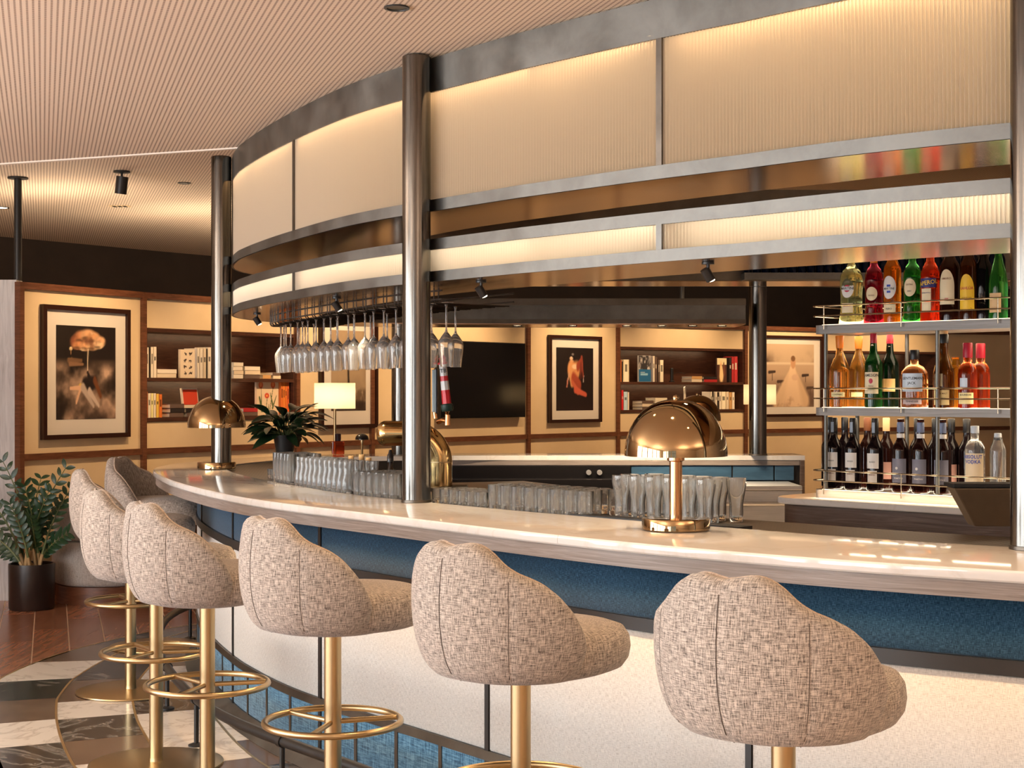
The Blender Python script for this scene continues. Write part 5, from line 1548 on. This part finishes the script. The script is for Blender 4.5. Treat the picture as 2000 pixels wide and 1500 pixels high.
def framed(i, px0, px1, ytop, ybot, P, label, mb_side=.11, fw=.035, insets=None):
    """framed photograph hung on screen module i between two picture columns"""
    a, u, n, L = frame_of(i)
    u0, u1 = u_at(i, px0), u_at(i, px1); W = u1 - u0
    c = a + u * ((u0 + u1) / 2) + n * .0008
    zt = EYE - (ytop - HZ) / F * c.y; zb = EYE - (ybot - HZ) / F * c.y; H = zt - zb
    t = thing('framed_photograph', label, 'picture', (c.x, c.y, zb), math.atan2(u.y, u.x))
    # local: x along wall, -y towards the room
    fr = MB()
    for (cx, cz, dx, dz) in ((0, fw/2, W, fw), (0, H - fw/2, W, fw), (-W/2 + fw/2, H/2, fw, H - 2*fw), (W/2 - fw/2, H/2, fw, H - 2*fw)):
        fr.box((cx, -.02, cz), (dx, .040, dz))
    obj('frame', fr, 'frame_wood', t, smooth=False)
    mb = MB(); mb.box((0, -.010, H/2), (W - 2*fw + .004, .008, H - 2*fw + .004)); obj('mat_board', mb, 'mat_board', t, smooth=False)
    ix, iz0, iz1 = insets if insets else (mb_side, mb_side, mb_side)
    pw = W - 2*fw - 2*ix; ph = H - 2*fw - iz0 - iz1
    mb, col = print_sheet(P, pw, ph); mb.xf(Matrix.Translation((0, -.0155, fw + iz0))); obj('print', mb, 'print', t, smooth=False, cols=col)
    mb = MB(); mb.grid([[(sx * (W/2 - fw), -.026, z) for z in (fw, H - fw)] for sx in (-1, 1)]); obj('glazing', mb, 'glazing', t, smooth=False)
    return t
framed(0, 78, 248, 600, 856, pic_cloud(), 'tall framed photograph of a figure hanging from a cloud, at the far left', insets=(.115, .115, .115))
framed(2, 622, 733, 612, 836, pic_tree(), 'framed sepia landscape photograph behind the square lampshade', insets=(.12, .13, .13))
framed(4, 1069, 1171, 656, 825, pic_angel(), 'framed dark photograph of a winged figure, right of the television', insets=(.095, .10, .10))
framed(6, 1478, 1604, 656, 814, pic_lake(), 'framed sepia photograph of a woman in a long gown by a lake', insets=(.10, .09, .07))
# television
a, u, n, L = frame_of(3); u0, u1 = u_at(3, 850), u_at(3, 1016); c = a + u * ((u0 + u1) / 2)
zt = EYE - (668 - HZ) / F * c.y; zb = EYE - (816 - HZ) / F * c.y
tv = thing('television', 'large black wall television behind the beer tower handles', 'television', (c.x, c.y, zb), math.atan2(u.y, u.x))
mb = MB(); mb.box((0, -.05, (zt - zb) / 2), (u1 - u0, .05, zt - zb)); obj('case', mb, 'blackout', tv, smooth=False, bevel=.004)
mb = MB(); mb.box((0, -.0765, (zt - zb) / 2), (u1 - u0 - .02, .003, zt - zb - .02)); obj('screen', mb, 'screen_black', tv, smooth=False)
mb = MB(); mb.box((0, -.0125, (zt - zb) / 2), (.4, .024, .3)); obj('wall_bracket', mb, 'black_metal', tv, smooth=False)

# books
ORD = ['first', 'second', 'third', 'fourth', 'fifth', 'sixth', 'seventh', 'eighth', 'ninth', 'tenth', 'eleventh', 'twelfth', 'thirteenth', 'fourteenth', 'fifteenth', 'sixteenth', 'seventeenth', 'eighteenth', 'nineteenth', 'twentieth', 'twenty-first', 'twenty-second']
def cname(c):
    r, g, b = c
    if r > 200 and g > 190 and b > 165: return 'cream white'
    if r < 70 and g < 70 and b < 75: return 'near black'
    if r > 190 and g > 150 and b < 120: return 'yellow'
    if r > 190 and g > 95 and b < 110: return 'orange'
    if r > 140 and g < 90: return 'red'
    if b > r + 20: return 'blue'
    if r > 150: return 'tan'
    return 'grey brown'
def book_up(i, x0, x1, z, h, depth, c, front=None):
    """upright book, spine to the room; local to screen module i"""
    m, L = wmat(i); w_ = x1 - x0; rb = depth
    mb = MB(); y1 = -.02
    for (bx0, bx1, by0, by1, bz0, bz1) in ((x0, x0 + w_ * .12 + .001, y1 - rb, y1, 0, h), (x1 - w_ * .12 - .001, x1, y1 - rb, y1, 0, h), (x0, x1, y1 - .004, y1, 0, h)):
        mb.box(((bx0 + bx1) / 2, (by0 + by1) / 2, z + (bz0 + bz1) / 2), (bx1 - bx0, by1 - by0, bz1 - bz0), M4=m)
    o = obj('book', mb, flat(c, .6), None, smooth=False)
    mb = MB(); mb.box(((x0 + x1) / 2, y1 - rb / 2 - .003, z + h / 2), (w_ * .74, rb - .012, h - .012), M4=m); obj('pages', mb, flat((232, 222, 200), .8), o, smooth=False)
    if w_ > .022:
        mb = MB(); mb.box(((x0 + x1) / 2, y1 + .0006, z + h * .62), (w_ * random.uniform(.3, .5), .001, h * random.uniform(.12, .34)), M4=m); obj('spine_print', mb, flat(tuple(int(v * .5) for v in c) if sum(c) > 300 else (200, 190, 170), .6), o, smooth=False)
    return o
def book_flat(i, x0, x1, z, th, depth, c, yo=0.0):
    m, L = wmat(i); y1 = -.02 + yo; mb = MB()
    for (z0, z1) in ((0, .003), (th - .003, th)): mb.box(((x0 + x1) / 2, y1 - depth / 2, z + (z0 + z1) / 2), (x1 - x0, depth, z1 - z0), M4=m)
    mb.box(((x0 + x1) / 2, y1 - .002, z + th / 2), (x1 - x0, .004, th), M4=m)
    o = obj('book', mb, flat(c, .6), None, smooth=False)
    mb = MB(); mb.box(((x0 + x1) / 2, y1 - depth / 2 - .002, z + th / 2), (x1 - x0 - .008, depth - .008, th - .0062), M4=m); obj('pages', mb, flat((232, 222, 200), .8), o, smooth=False)
    return o
def fill_shelf(i, shelf_name, z, items, group):
    k = 0
    for it in items:
        kind = it[0]
        if kind == 'up':
            _, p0, p1, ytop, c = it; x0, x1 = u_at(i, p0), u_at(i, p1)
            a, u, n, L = frame_of(i); D = (a + u * x0).y; h = EYE - (ytop - HZ) / F * D - z - .001
            x0 = max(x0, .047); x1 = min(x1, L - .047)
            if x1 - x0 < .008: continue
            o = book_up(i, x0 + .0006, x1 - .0006, z + .0006, h, .16, c); tag(o, '%s upright book, %s from left, %s' % (cname(c), ORD[k], shelf_name), 'book', group); k += 1
        elif kind == 'flat':
            _, p0, p1, n_, cols, th = it; x0, x1 = u_at(i, p0), u_at(i, p1); zz = z + .0006
            x0 = max(x0, .047); x1 = min(x1, L_of(i) - .047)
            for q in range(n_):
                c = cols[q % len(cols)]; dx = random.uniform(-.006, .006)
                o = book_flat(i, x0 + .008 + dx, x1 - .008 + dx, zz, th, .19, c)
                tag(o, '%s flat book, %s up in pile %s, %s' % (cname(c), ['first', 'second', 'third', 'fourth', 'fifth'][q], ORD[k], shelf_name), 'book', group); zz += th + .0006
            k += 1
        elif kind == 'cover':
            _, p0, p1, ytop, P, c, lab = it; x0, x1 = u_at(i, p0), u_at(i, p1)
            x0 = max(x0, .047); x1 = min(x1, L_of(i) - .05)
            a, u, n, L = frame_of(i); D = (a + u * x0).y; h = EYE - (ytop - HZ) / F * D - z - .001
            m, L = wmat(i); W = x1 - x0; mb = MB(); mb.box(((x0 + x1) / 2, -.055, z + .0006 + h / 2), (W, .024, h), M4=m)
            o = obj('book', mb, flat(c, .6), None, smooth=False); tag(o, lab, 'book', group)
            mb, col = print_sheet(P, W - .004, h - .004); mm = m @ Matrix.Translation(((x0 + x1) / 2, -.0422, z + .003)); mb.xf(mm)
            obj('cover_print', mb, 'print', o, smooth=False, cols=col); k += 1
def L_of(i): return frame_of(i)[3]
W_, Cc, Y_, Og, Rd, Bk, Gb, Tn = (244, 232, 212), (232, 214, 186), (240, 196, 84), (226, 120, 50), (176, 40, 44), (38, 30, 30), (104, 84, 74), (206, 160, 104)
fill_shelf(1, 'upper shelf of the left bookcase', NM_, [('up', 284, 288, 677, Bk), ('up', 288, 294, 678, W_), ('up', 294, 297.5, 677, Bk), ('up', 297.5, 303, 678, W_), ('up', 303, 309, 677, W_),
    ('flat', 309, 349, 2, [Cc, W_], .036), ('cover', 359, 388, 682, pic_glyph(), (244, 226, 200), 'cream book with dark brush characters, cover facing out, upper left shelf'), ('up', 388, 393, 680, W_), ('up', 393, 400, 681, W_), ('up', 400, 406, 680, Cc), ('up', 406, 408.5, 681, Bk), ('up', 408.5, 416, 678, W_),
    ('flat', 458, 479, 4, [W_, Cc, W_, W_], .035), ('flat', 480, 512, 3, [Gb, Cc, W_], .036), ('flat', 516, 534, 1, [Tn], .035), ('flat', 535, 552, 2, [Cc, Gb], .03)], 'books in the left bookcase')
fill_shelf(1, 'lower shelf of the left bookcase', NL, [('up', 284, 287, 755, W_), ('up', 287, 292, 765, Og), ('up', 292, 298, 768, W_), ('up', 298, 303, 768, (250, 240, 170)), ('up', 303, 308, 768, W_), ('up', 308, 314, 769, Y_), ('up', 314, 320, 770, Og),
    ('flat', 334, 364, 3, [Gb, Bk, Gb], .037), ('flat', 366, 412, 2, [Gb, Bk], .036), ('flat', 478, 508, 2, [Gb, Rd], .034), ('cover', 508, 551, 741, pic_tulip(), (226, 202, 170), 'tall book with red tulips on its cover, right on the lower left shelf'), ('up', 552, 556, 742, Og), ('up', 556, 560, 743, (240, 140, 60)), ('up', 560, 564, 742, Og), ('up', 564, 568, 744, (214, 100, 50))], 'books in the left bookcase')
fill_shelf(5, 'upper shelf of the middle bookcase', NM_, [('up', 1210, 1213, 704, Tn), ('up', 1213, 1216, 703, Og), ('up', 1216, 1219, 706, Bk), ('up', 1219, 1231, 702, (255, 244, 214)), ('cover', 1252, 1276, 694, pic_cover(), (210, 205, 200), 'blue and grey magazine facing out on the upper middle shelf'), ('up', 1277, 1281, 695, W_), ('up', 1281, 1286, 697, Gb), ('up', 1287, 1291, 703, Gb), ('up', 1291, 1298, 703, (255, 244, 214)),
    ('flat', 1352, 1374, 2, [Cc, Tn], .036), ('flat', 1376, 1403, 2, [Rd, Bk], .034), ('cover', 1405, 1424, 699, pic_dancer(), (60, 40, 34), 'picture book with a cream and brown cover leaning at the right, upper middle shelf'), ('up', 1426, 1431, 698, Bk), ('up', 1431, 1436, 697, Rd), ('up', 1436, 1443, 696, (190, 50, 54))], 'books in the middle bookcase')
fill_shelf(5, 'lower shelf of the middle bookcase', NL, [('up', 1210, 1213, 764, Rd), ('up', 1213, 1216, 763, (120, 30, 34)), ('up', 1216, 1220, 762, (214, 40, 44)), ('up', 1220, 1228, 765, (196, 222, 236)), ('up', 1228, 1231, 766, W_),
    ('flat', 1256, 1280, 3, [Gb, Cc, Gb], .036), ('flat', 1281, 1306, 4, [W_, Cc, W_, (255, 244, 214)], .035), ('up', 1390, 1393, 765, W_), ('up', 1393, 1396, 765, Bk), ('up', 1399, 1403, 765, W_), ('up', 1403, 1407, 766, Bk), ('up', 1407, 1411, 765, W_), ('up', 1411, 1420, 765, (255, 244, 214)), ('up', 1420, 1426, 765, Cc), ('up', 1426, 1432, 766, Tn), ('up', 1432, 1437, 766, W_)], 'books in the middle bookcase')
# tilted red book on the pile, ornament and candle
m5, _ = wmat(1); x = (u_at(1, 367) + u_at(1, 396)) / 2
mb = MB(); mb.box((0, 0, .085), (.18, .022, .17)); tb = obj('book', mb, flat((232, 214, 190), .6), None, smooth=False); tag(tb, 'red-covered book propped on a pile behind the left dome lamp', 'book', 'books in the left bookcase')
mb = MB(); mb.box((0, -.0122, .092), (.16, .002, .13)); obj('cover_print', mb, flat((214, 70, 44), .5), tb, smooth=False)
p = m5 @ Vector((x, -.06, NL + .0755)); a_, u_, n_, L_ = frame_of(1); tb.location = p; tb.rotation_euler = (R(-8), 0, math.atan2(u_.y, u_.x))
m5, _ = wmat(5)
p = m5 @ Vector((u_at(5, 1348), -.10, NL + .0006))
cd = thing('pillar_candle', 'slim white candle on a dark holder, lower shelf of the middle bookcase', 'candle', p)
mb = MB(); mb.lathe([(.03, 0), (.03, .01), (.008, .02), (.008, .06), (.02, .066), (.02, .072)], 16); obj('holder', mb, 'black_metal', cd)
mb = MB(); mb.lathe([(.014, .0725), (.014, .27), (.004, .275)], 16); obj('wax', mb, flat((250, 236, 210), .6), cd)
p = m5 @ Vector((u_at(5, 1325), -.12, NM_ + .0006))
orn = thing('desk_ornament', 'dark ornament with thin wire loop on the upper shelf of the middle bookcase', 'ornament', p)
mb = MB(); mb.lathe([(.035, 0), (.035, .012), (.02, .02), (.02, .16), (.012, .17)], 16); obj('body', mb, 'black_metal', orn)
mb = MB(); mb.tube([(.02, 0, .10), (.07, 0, .115), (.13, 0, .11), (.16, 0, .10)], .003, 6); obj('wire_loop', mb, 'steel_wire', orn)

# ================================================================ LAMPS AND TABLES BEHIND THE BAR
def console(px0, px1, D, label, h=.72, dep=.4):
    c = at((px0 + px1) / 2, D); wd = (px1 - px0) / F * D
    t = thing('console_table', label, 'table', c, R(40))
    mb = MB(); mb.box((0, 0, h - .02), (wd, dep, .04)); obj('tabletop', mb, 'walnut', t, smooth=False, bevel=.003)
    for sx in (-1, 1):
        for sy in (-1, 1):
            mb = MB(); mb.box((sx * (wd/2 - .04), sy * (dep/2 - .04), (h - .041) / 2), (.04, .04, h - .041)); obj('leg', mb, 'walnut', t, smooth=False)
    return t, h
def table_lamp(px, D, ztop, zbot, wid_px, zbase, label, power=5.0):
    p = at(px, D, zbase + .0006); wd = wid_px / F * D
    t = thing('table_lamp', label, 'table lamp', p)
    h0, h1 = zbot - p.z, ztop - p.z; r = wd / 2
    mb = MB(); mb.lathe([(r, h0), (r, h1)], 40, cap=False); obj('shade', mb, 'lampshade', t)
    mb = MB(); mb.lathe([(.08, 0), (.08, .012), (.012, .02), (.012, h0 + .05), (.004, h0 + .06)], 20); obj('stem', mb, 'brass_satin', t)
    mb = MB(); mb.tube([(-r + .003, 0, h1 - .02), (0, 0, h0 + .05), (r - .003, 0, h1 - .02)], .003, 6); obj('shade_carrier', mb, 'brass_satin', t)
    point('shade_bulb', (p.x, p.y, p.z + (h0 + h1) / 2), power, WARM2, .04)
    return t
ct, hh = console(588, 740, 13.55, 'walnut console table along the screen, carrying the square lamp, hidden behind the glasses')
zz = lambda y, D: EYE - (y - HZ) / F * D
table_lamp(654, 13.5, zz(748, 13.5), zz(798, 13.5), 80, hh, 'table lamp with wide cream drum shade left of the middle column', 5)
ct2, hh = console(1440, 1530, 17.0, 'walnut console table along the screen below the lake photograph')
table_lamp(1484, 17.0, zz(751, 17.0), zz(790, 17.0), 63, hh, 'table lamp with white drum shade half hidden behind the slim far column', 3)
p = at(707, 13.5, .7206)
ml = thing('mushroom_lamp', 'small black mushroom-shaped lamp right of the orange decanter', 'table lamp', p)
h = zz(846, 13.5) - p.z; r = 13.5 / F * 13.5
mb = MB(); mb.lathe([(r, h - r * .95)] + [(r * math.cos(PI/2*k/12), h - r * .9 + r * .9 * math.sin(PI/2*k/12)) for k in range(13)], 28, cap=False); obj('shade', mb, 'black_gloss', ml)
mb = MB(); mb.lathe([(.05, 0), (.05, .012), (.010, .02), (.010, h - .10), (.020, h - .055), (.01, h - .03)], 20); obj('stem', mb, 'brass_satin', ml)
point('mushroom_bulb', (p.x, p.y, p.z + h - .05), .8, WARM, .01)
s = s_at(660, .2, far=True); p = at(660, 11.05, 1.1006)
dc = thing('square_decanter', 'squat orange-red square decanter with dark stopper on the far counter', 'decanter', p, R(12))
mb = MB(); mb.box((0, 0, .0475), (.088, .07, .095)); obj('body', mb, liquid((215, 90, 50), .75), dc, smooth=False, bevel=.006)
mb = MB(); mb.lathe([(.022, .0955), (.022, .145), (.018, .148)], 18); obj('stopper', mb, flat((70, 36, 50), .3), dc)

# ================================================================ PLANTS
def leaf_mesh(L, W, bend=.25, fold=.12, n=7):
    rows = []
    for k in range(n + 1):
        t = k / n; w_ = W * math.sin(PI * min(1, t * .96 + .02)) ** .75; x = L * t; z = -bend * L * t * t
        rows.append([(x, -w_ / 2, z + fold * w_), (x, 0, z), (x, w_ / 2, z + fold * w_)])
    mb = MB(); mb.grid(rows); return mb
# broad-leaved plant on the far left end of the counter
p = at(556, 10.62, 1.1006)
pl = thing('potted_plant', 'bushy dark green plant in a small black pot on the far end of the counter', 'potted plant', p)
mb = MB(); mb.lathe([(.0, .0), (.055, .0), (.080, .15), (.074, .15), (.071, .135), (0, .135)], 28, cap=False); obj('pot', mb, 'black_rubber', pl)
mb = MB(); mb.lathe([(.0705, .128), (.04, .138), (0, .14)], 16, cap=False); obj('soil', mb, 'soil', pl)
lm = [leaf_mesh(l, w_, b).mesh('leaf') for l, w_, b in ((.185, .085, .45), (.16, .075, .25), (.135, .066, .6))]
for q in lm: q.materials.append(M['leaf_dark'])
rr = random.Random(5)
for k in range(78):
    az = rr.uniform(0, 2 * PI); el = R(rr.uniform(5, 78)); r0 = rr.uniform(.0, .05); ln = rr.uniform(.05, .20) * (.55 + .5 * math.sin(el))
    b = Vector((r0 * math.cos(az), r0 * math.sin(az), .135)); d = Vector((math.cos(az) * math.cos(el), math.sin(az) * math.cos(el), math.sin(el)))
    e = b + d * ln
    mb = MB(); mb.tube([b, b + d * ln * .5 + Vector((0, 0, .01)), e], .0028, 5); stem = obj('stem', mb, 'stalk', pl)
    o = link('leaf', lm[k % 3], None, stem); o.location = e - d * .01; o.rotation_euler = (rr.uniform(-.5, .5), -el * rr.uniform(.3, .9) + .1, az)
# floor plant with feathered stems
pz = at(62, 10.97, .0005)
zp = thing('floor_plant', 'feathery green floor plant in a dark cylindrical pot beside the pale partition', 'potted plant', pz)
mb = MB(); mb.lathe([(0, .0), (.150, .0), (.158, .012), (.162, .31), (.160, .325), (.148, .325), (.145, .29), (0, .29)], 48, cap=False); obj('pot', mb, 'pot_brown', zp)
mb = MB(); mb.lathe([(.1455, .285), (.07, .30), (0, .302)], 24, cap=False); obj('soil', mb, 'soil', zp)
zl = [leaf_mesh(l, w_, b, .10, 5).mesh('leaflet') for l, w_, b in ((.105, .045, .15), (.09, .04, .3))]
for q in zl: q.materials.append(M['leaf'])
# stems: tip position given as picture columns and rows, plus depth offset
tips = [(6, 902, .0), (-32, 962, .1), (-40, 1030, -.05), (-25, 1065, .10), (128, 915, .0), (138, 955, .08), (132, 1042, -.1), (80, 935, .15), (48, 950, -.12), (95, 960, -.1), (20, 985, -.15), (60, 1010, -.2), (110, 985, .16)]
for k, (tx, ty, dd) in enumerate(tips):
    D = 10.97 + dd; tip = Vector(((tx - 1000) / F * D - pz.x, dd, EYE - (ty - HZ) / F * D))
    an = k * 2.4; b = Vector((.085 * math.cos(an), .085 * math.sin(an), .29)); b.x = b.x * .6 + tip.x * .10
    up = Vector((b.x + (tip.x - b.x) * .22, b.y + (tip.y - b.y) * .3, b.z + (tip.z - b.z) * .55))
    path = []
    for q in range(13):
        t = q / 12; path.append(b * (1 - t) ** 2 + up * 2 * t * (1 - t) + tip * t * t)
    mb = MB(); mb.tube(path, [.011 - .0085 * q / 12 for q in range(13)], 7); stem = obj('stem', mb, 'stalk', zp)
    mb = MB(); mb.tube(path[:3], [.0135, .0125, .0117], 7); obj('stem_base', mb, 'stalk_base', stem)
    npair = 9
    for q in range(npair):
        t = .30 + .70 * q / (npair - 1); f = t * 12; i0 = min(int(f), 11); P_ = path[i0].lerp(path[i0 + 1], f - i0); T_ = (path[i0 + 1] - path[i0]).normalized()
        side = T_.cross(Vector((.25 * math.sin(k), -1, .25))).normalized()
        for sg in (-1, 1):
            d = (side * sg * .95 + T_ * .75 + Vector((0, -.15, .05))).normalized(); nz = d.cross(T_ * sg).normalized()
            yv = nz.cross(d).normalized(); mrot = Matrix((d, yv, nz)).transposed()
            o = link('leaflet', zl[(k + q) % 2], None, stem); o.location = P_; sc__ = .56 + .30 * math.sin(PI * min(1, (t - .2)))
            o.rotation_euler = mrot.to_euler(); o.scale = (sc__,) * 3

# ================================================================ LOUNGE CHAIRS
def tub_chair(px, D, rad, label, tiers, az):
    p = at(px, D); t = thing('tub_chair', label, 'armchair', p, az)
    mb = MB(); mb.lathe([(rad * .93, .0005), (rad * .93, .13), (rad * .90, .134)], 48); obj('plinth', mb, 'walnut', t)
    for nm, z0, z1, k in tiers:
        pr = [(rad * k * .90, z0)]
        for q in range(1, 10):
            a = PI * q / 10; pr.append((rad * k * (.90 + .10 * math.sin(a) ** .6), z0 + (z1 - z0) * (.5 - .5 * math.cos(a))))
        pr += [(rad * k * .88, z1), (rad * .3, z1 + .006)]
        mb = MB(); mb.lathe(pr, 48); obj(nm, mb, 'sofa_cloth', t, ang=60)
    return t
tub_chair(215, 11.5, .42, 'round pale grey tub chair with wooden plinth behind the bar stools', [('seat_base', .1345, .46, 1.0), ('back_roll', .461, .735, .97)], 0)
tub_chair(372, 11.2, .265, 'round upholstered pouf with wooden plinth seen just left of the bar foot', [('seat_base', .1345, .42, 1.0)], 0)
x_ = at(366, 11.9)
mb = MB(); mb.box((0, 0, .58), (.30, .30, .18)); 
bx_ = obj('side_table_box', mb, 'pale_wood', None, smooth=False, bevel=.01); bx_.name = 'side_table'; bx_.location = at(372, 12.35); tag(bx_, 'pale cube side table glimpsed under the counter end', 'table')
mb = MB(); mb.box((0, 0, .245), (.12, .12, .489)); obj('pedestal', mb, 'walnut', bx_, smooth=False)

# ================================================================ CEILING FIXTURES
def downlight(p, r, label, lit):
    t = thing('downlight', label, 'ceiling light', p)
    mb = MB(); mb.lathe([(r, -.0008), (r, -.006), (r * .80, -.006), (r * .78, -.0008)], 28, cap=False); obj('ring', mb, 'black_metal' if not lit else 'bronze_dark', t)
    mb = MB(); mb.lathe([(r * .78, -.0030), (.0, -.0030)], 24, cap=False); obj('lens', mb, 'lens_glow' if lit else 'bronze_dark', t)
    return t
def onc(px, py, zc): 
    D = F * (zc - EYE) / (HZ - py); return Vector(((px - 1000) / F * D, D, zc))
downlight(onc(775, 14, ZC), .045, 'round recessed downlight with black rim in the ceiling near the canopy top', False)
downlight(onc(360, 357, ZH), .05, 'small dark recessed downlight between the spotlight and the left column', False)
downlight(onc(2, 405, ZH), .07, 'glowing recessed downlight at the left edge of the ceiling', True)
q = onc(2, 405, ZH); spot('downlight_or_fill', (q.x, q.y, ZH - .02), (q.x, q.y, 0), 30, WARM, 110, .8)
t = thing('ceiling_vent', 'small slotted vent flush in the perforated ceiling behind the spotlight', 'vent', onc(234, 402, ZH))
mb = MB(); mb.box((0, 0, -.003), (.17, .10, .004)); obj('frame', mb, 'wall_cream', t, smooth=False)
for k in (-1, 0, 1): mb = MB(); mb.box((k * .045, 0, -.006), (.03, .075, .003)); obj('slot', mb, 'blackout', t, smooth=False)
q = onc(238, 334, ZH)
t = thing('spotlight', 'black cylindrical ceiling spotlight above the left part of the room', 'ceiling light', q)
mb = MB(); mb.lathe([(.06, -.0008), (.06, -.012), (.0, -.012)], 24, cap=False); obj('canopy_plate', mb, 'black_metal', t)
mb = MB(); mb.tube([(0, 0, -.012), (0, 0, -.045)], .009, 10); obj('neck', mb, 'black_metal', t)
mb = MB(); mb.tube([(.004, 0, -.040), (-.012, .01, -.165)], .043, 24); obj('barrel', mb, 'black_metal', t)
# black posts from the screen's top to the ceiling
for px, D, zb, lab in ((35, 11.46, 2.3805, 'slim black post rising from the pale partition to the ceiling'), (1332, 18.5, 2.366, 'thin black post above the far screen, seen below the canopy')):
    p = at(px, D, zb); 
    if px > 1000:
        a, u, n, L = frame_of(5); k = u_at(5, px); p = a + u * k; p.z = zb
    t = thing('ceiling_post', lab, 'post', p)
    mb = MB(); mb.lathe([(.028, 0), (.028, ZH - zb - .012)], 20); obj('tube', mb, 'black_metal', t)
    mb = MB(); mb.lathe([(.075, ZH - zb - .012), (.075, ZH - zb - .001)], 24); obj('flange', mb, 'black_metal', t)
q = onc(775, 14, ZC); spot('downlight_or_fill', (q.x, q.y, ZC - .02), (q.x, q.y, 0), 55, WARM, 90, .8)
q = Vector((-2.9, 6.6, ZC - .02)); spot('downlight_or_fill', q, (q.x, q.y, 0), 70, WARM2, 100, .8)  # extra beam added out of view to brighten the floor, no fixture
for s in (3.1, 4.3):
    q = CP(s, -.05, ZC - .02); spot('downlight_or_fill', q, (q.x, q.y, 0), 55, WARM, 90, .8)
# small spots under the canopy frame
for k, (px, py, lab) in enumerate(((1387, 512, 'small black spotlight under the canopy frame, above the dome lamp'), (974, 548, 'small black spotlight under the canopy frame right of the hanging glasses'), (706, 583, 'small black spotlight above the hanging glasses, right one'), (561, 600, 'small black spotlight above the hanging glasses, left one'))):
    s = s_at(px, .75); p = CP(s, DC(s) + .13, 2.0)
    t = thing('soffit_spot', lab, 'spotlight', p)
    mb = MB(); mb.lathe([(.022, -.0006), (.022, -.008), (.0, -.008)], 16, cap=False); obj('plate', mb, 'black_metal', t)
    mb = MB(); mb.tube([(0, 0, -.006), (.0, 0, -.03)], .006, 8); obj('neck', mb, 'black_metal', t)
    mb = MB(); mb.tube([(-.012, 0, -.024), (.012, .01, -.062)], .017, 16); obj('barrel', mb, 'black_metal', t)
    mb = MB(); mb.tube([(.012, .01, -.0625), (.0125, .0105, -.064)], .013, 16); obj('lens', mb, 'lens_glow', t)
    spot('soffit_beam', (p.x + .014, p.y + .01, p.z - .07), (p.x + .1, p.y - .05, 1.1), 34, WARM2, 100, .9, .02)

# spots under the far side of the canopy frame, lighting the inside of the bar
for k, px in enumerate((1010, 1118, 1224, 1292, 1352, 1410)):
    s = s_at(px, DC(14) + .3, far=True); p = CP(s, DC(s) + .30, 2.0)
    t = thing('soffit_spot', 'tiny recessed spot under the far canopy frame, %s from the left' % ORDG[k], 'spotlight', p)
    mb = MB(); mb.lathe([(.032, -.0006), (.032, -.006), (.024, -.006)], 18, cap=False); obj('ring', mb, 'black_metal', t)
    mb = MB(); mb.lathe([(.024, -.004), (0, -.004)], 16, cap=False); obj('lens', mb, 'lens_glow', t)
    spot('soffit_beam', (p.x, p.y, p.z - .02), (p.x, p.y - .25, .9), 62, WARM2, 120, .9, .02)
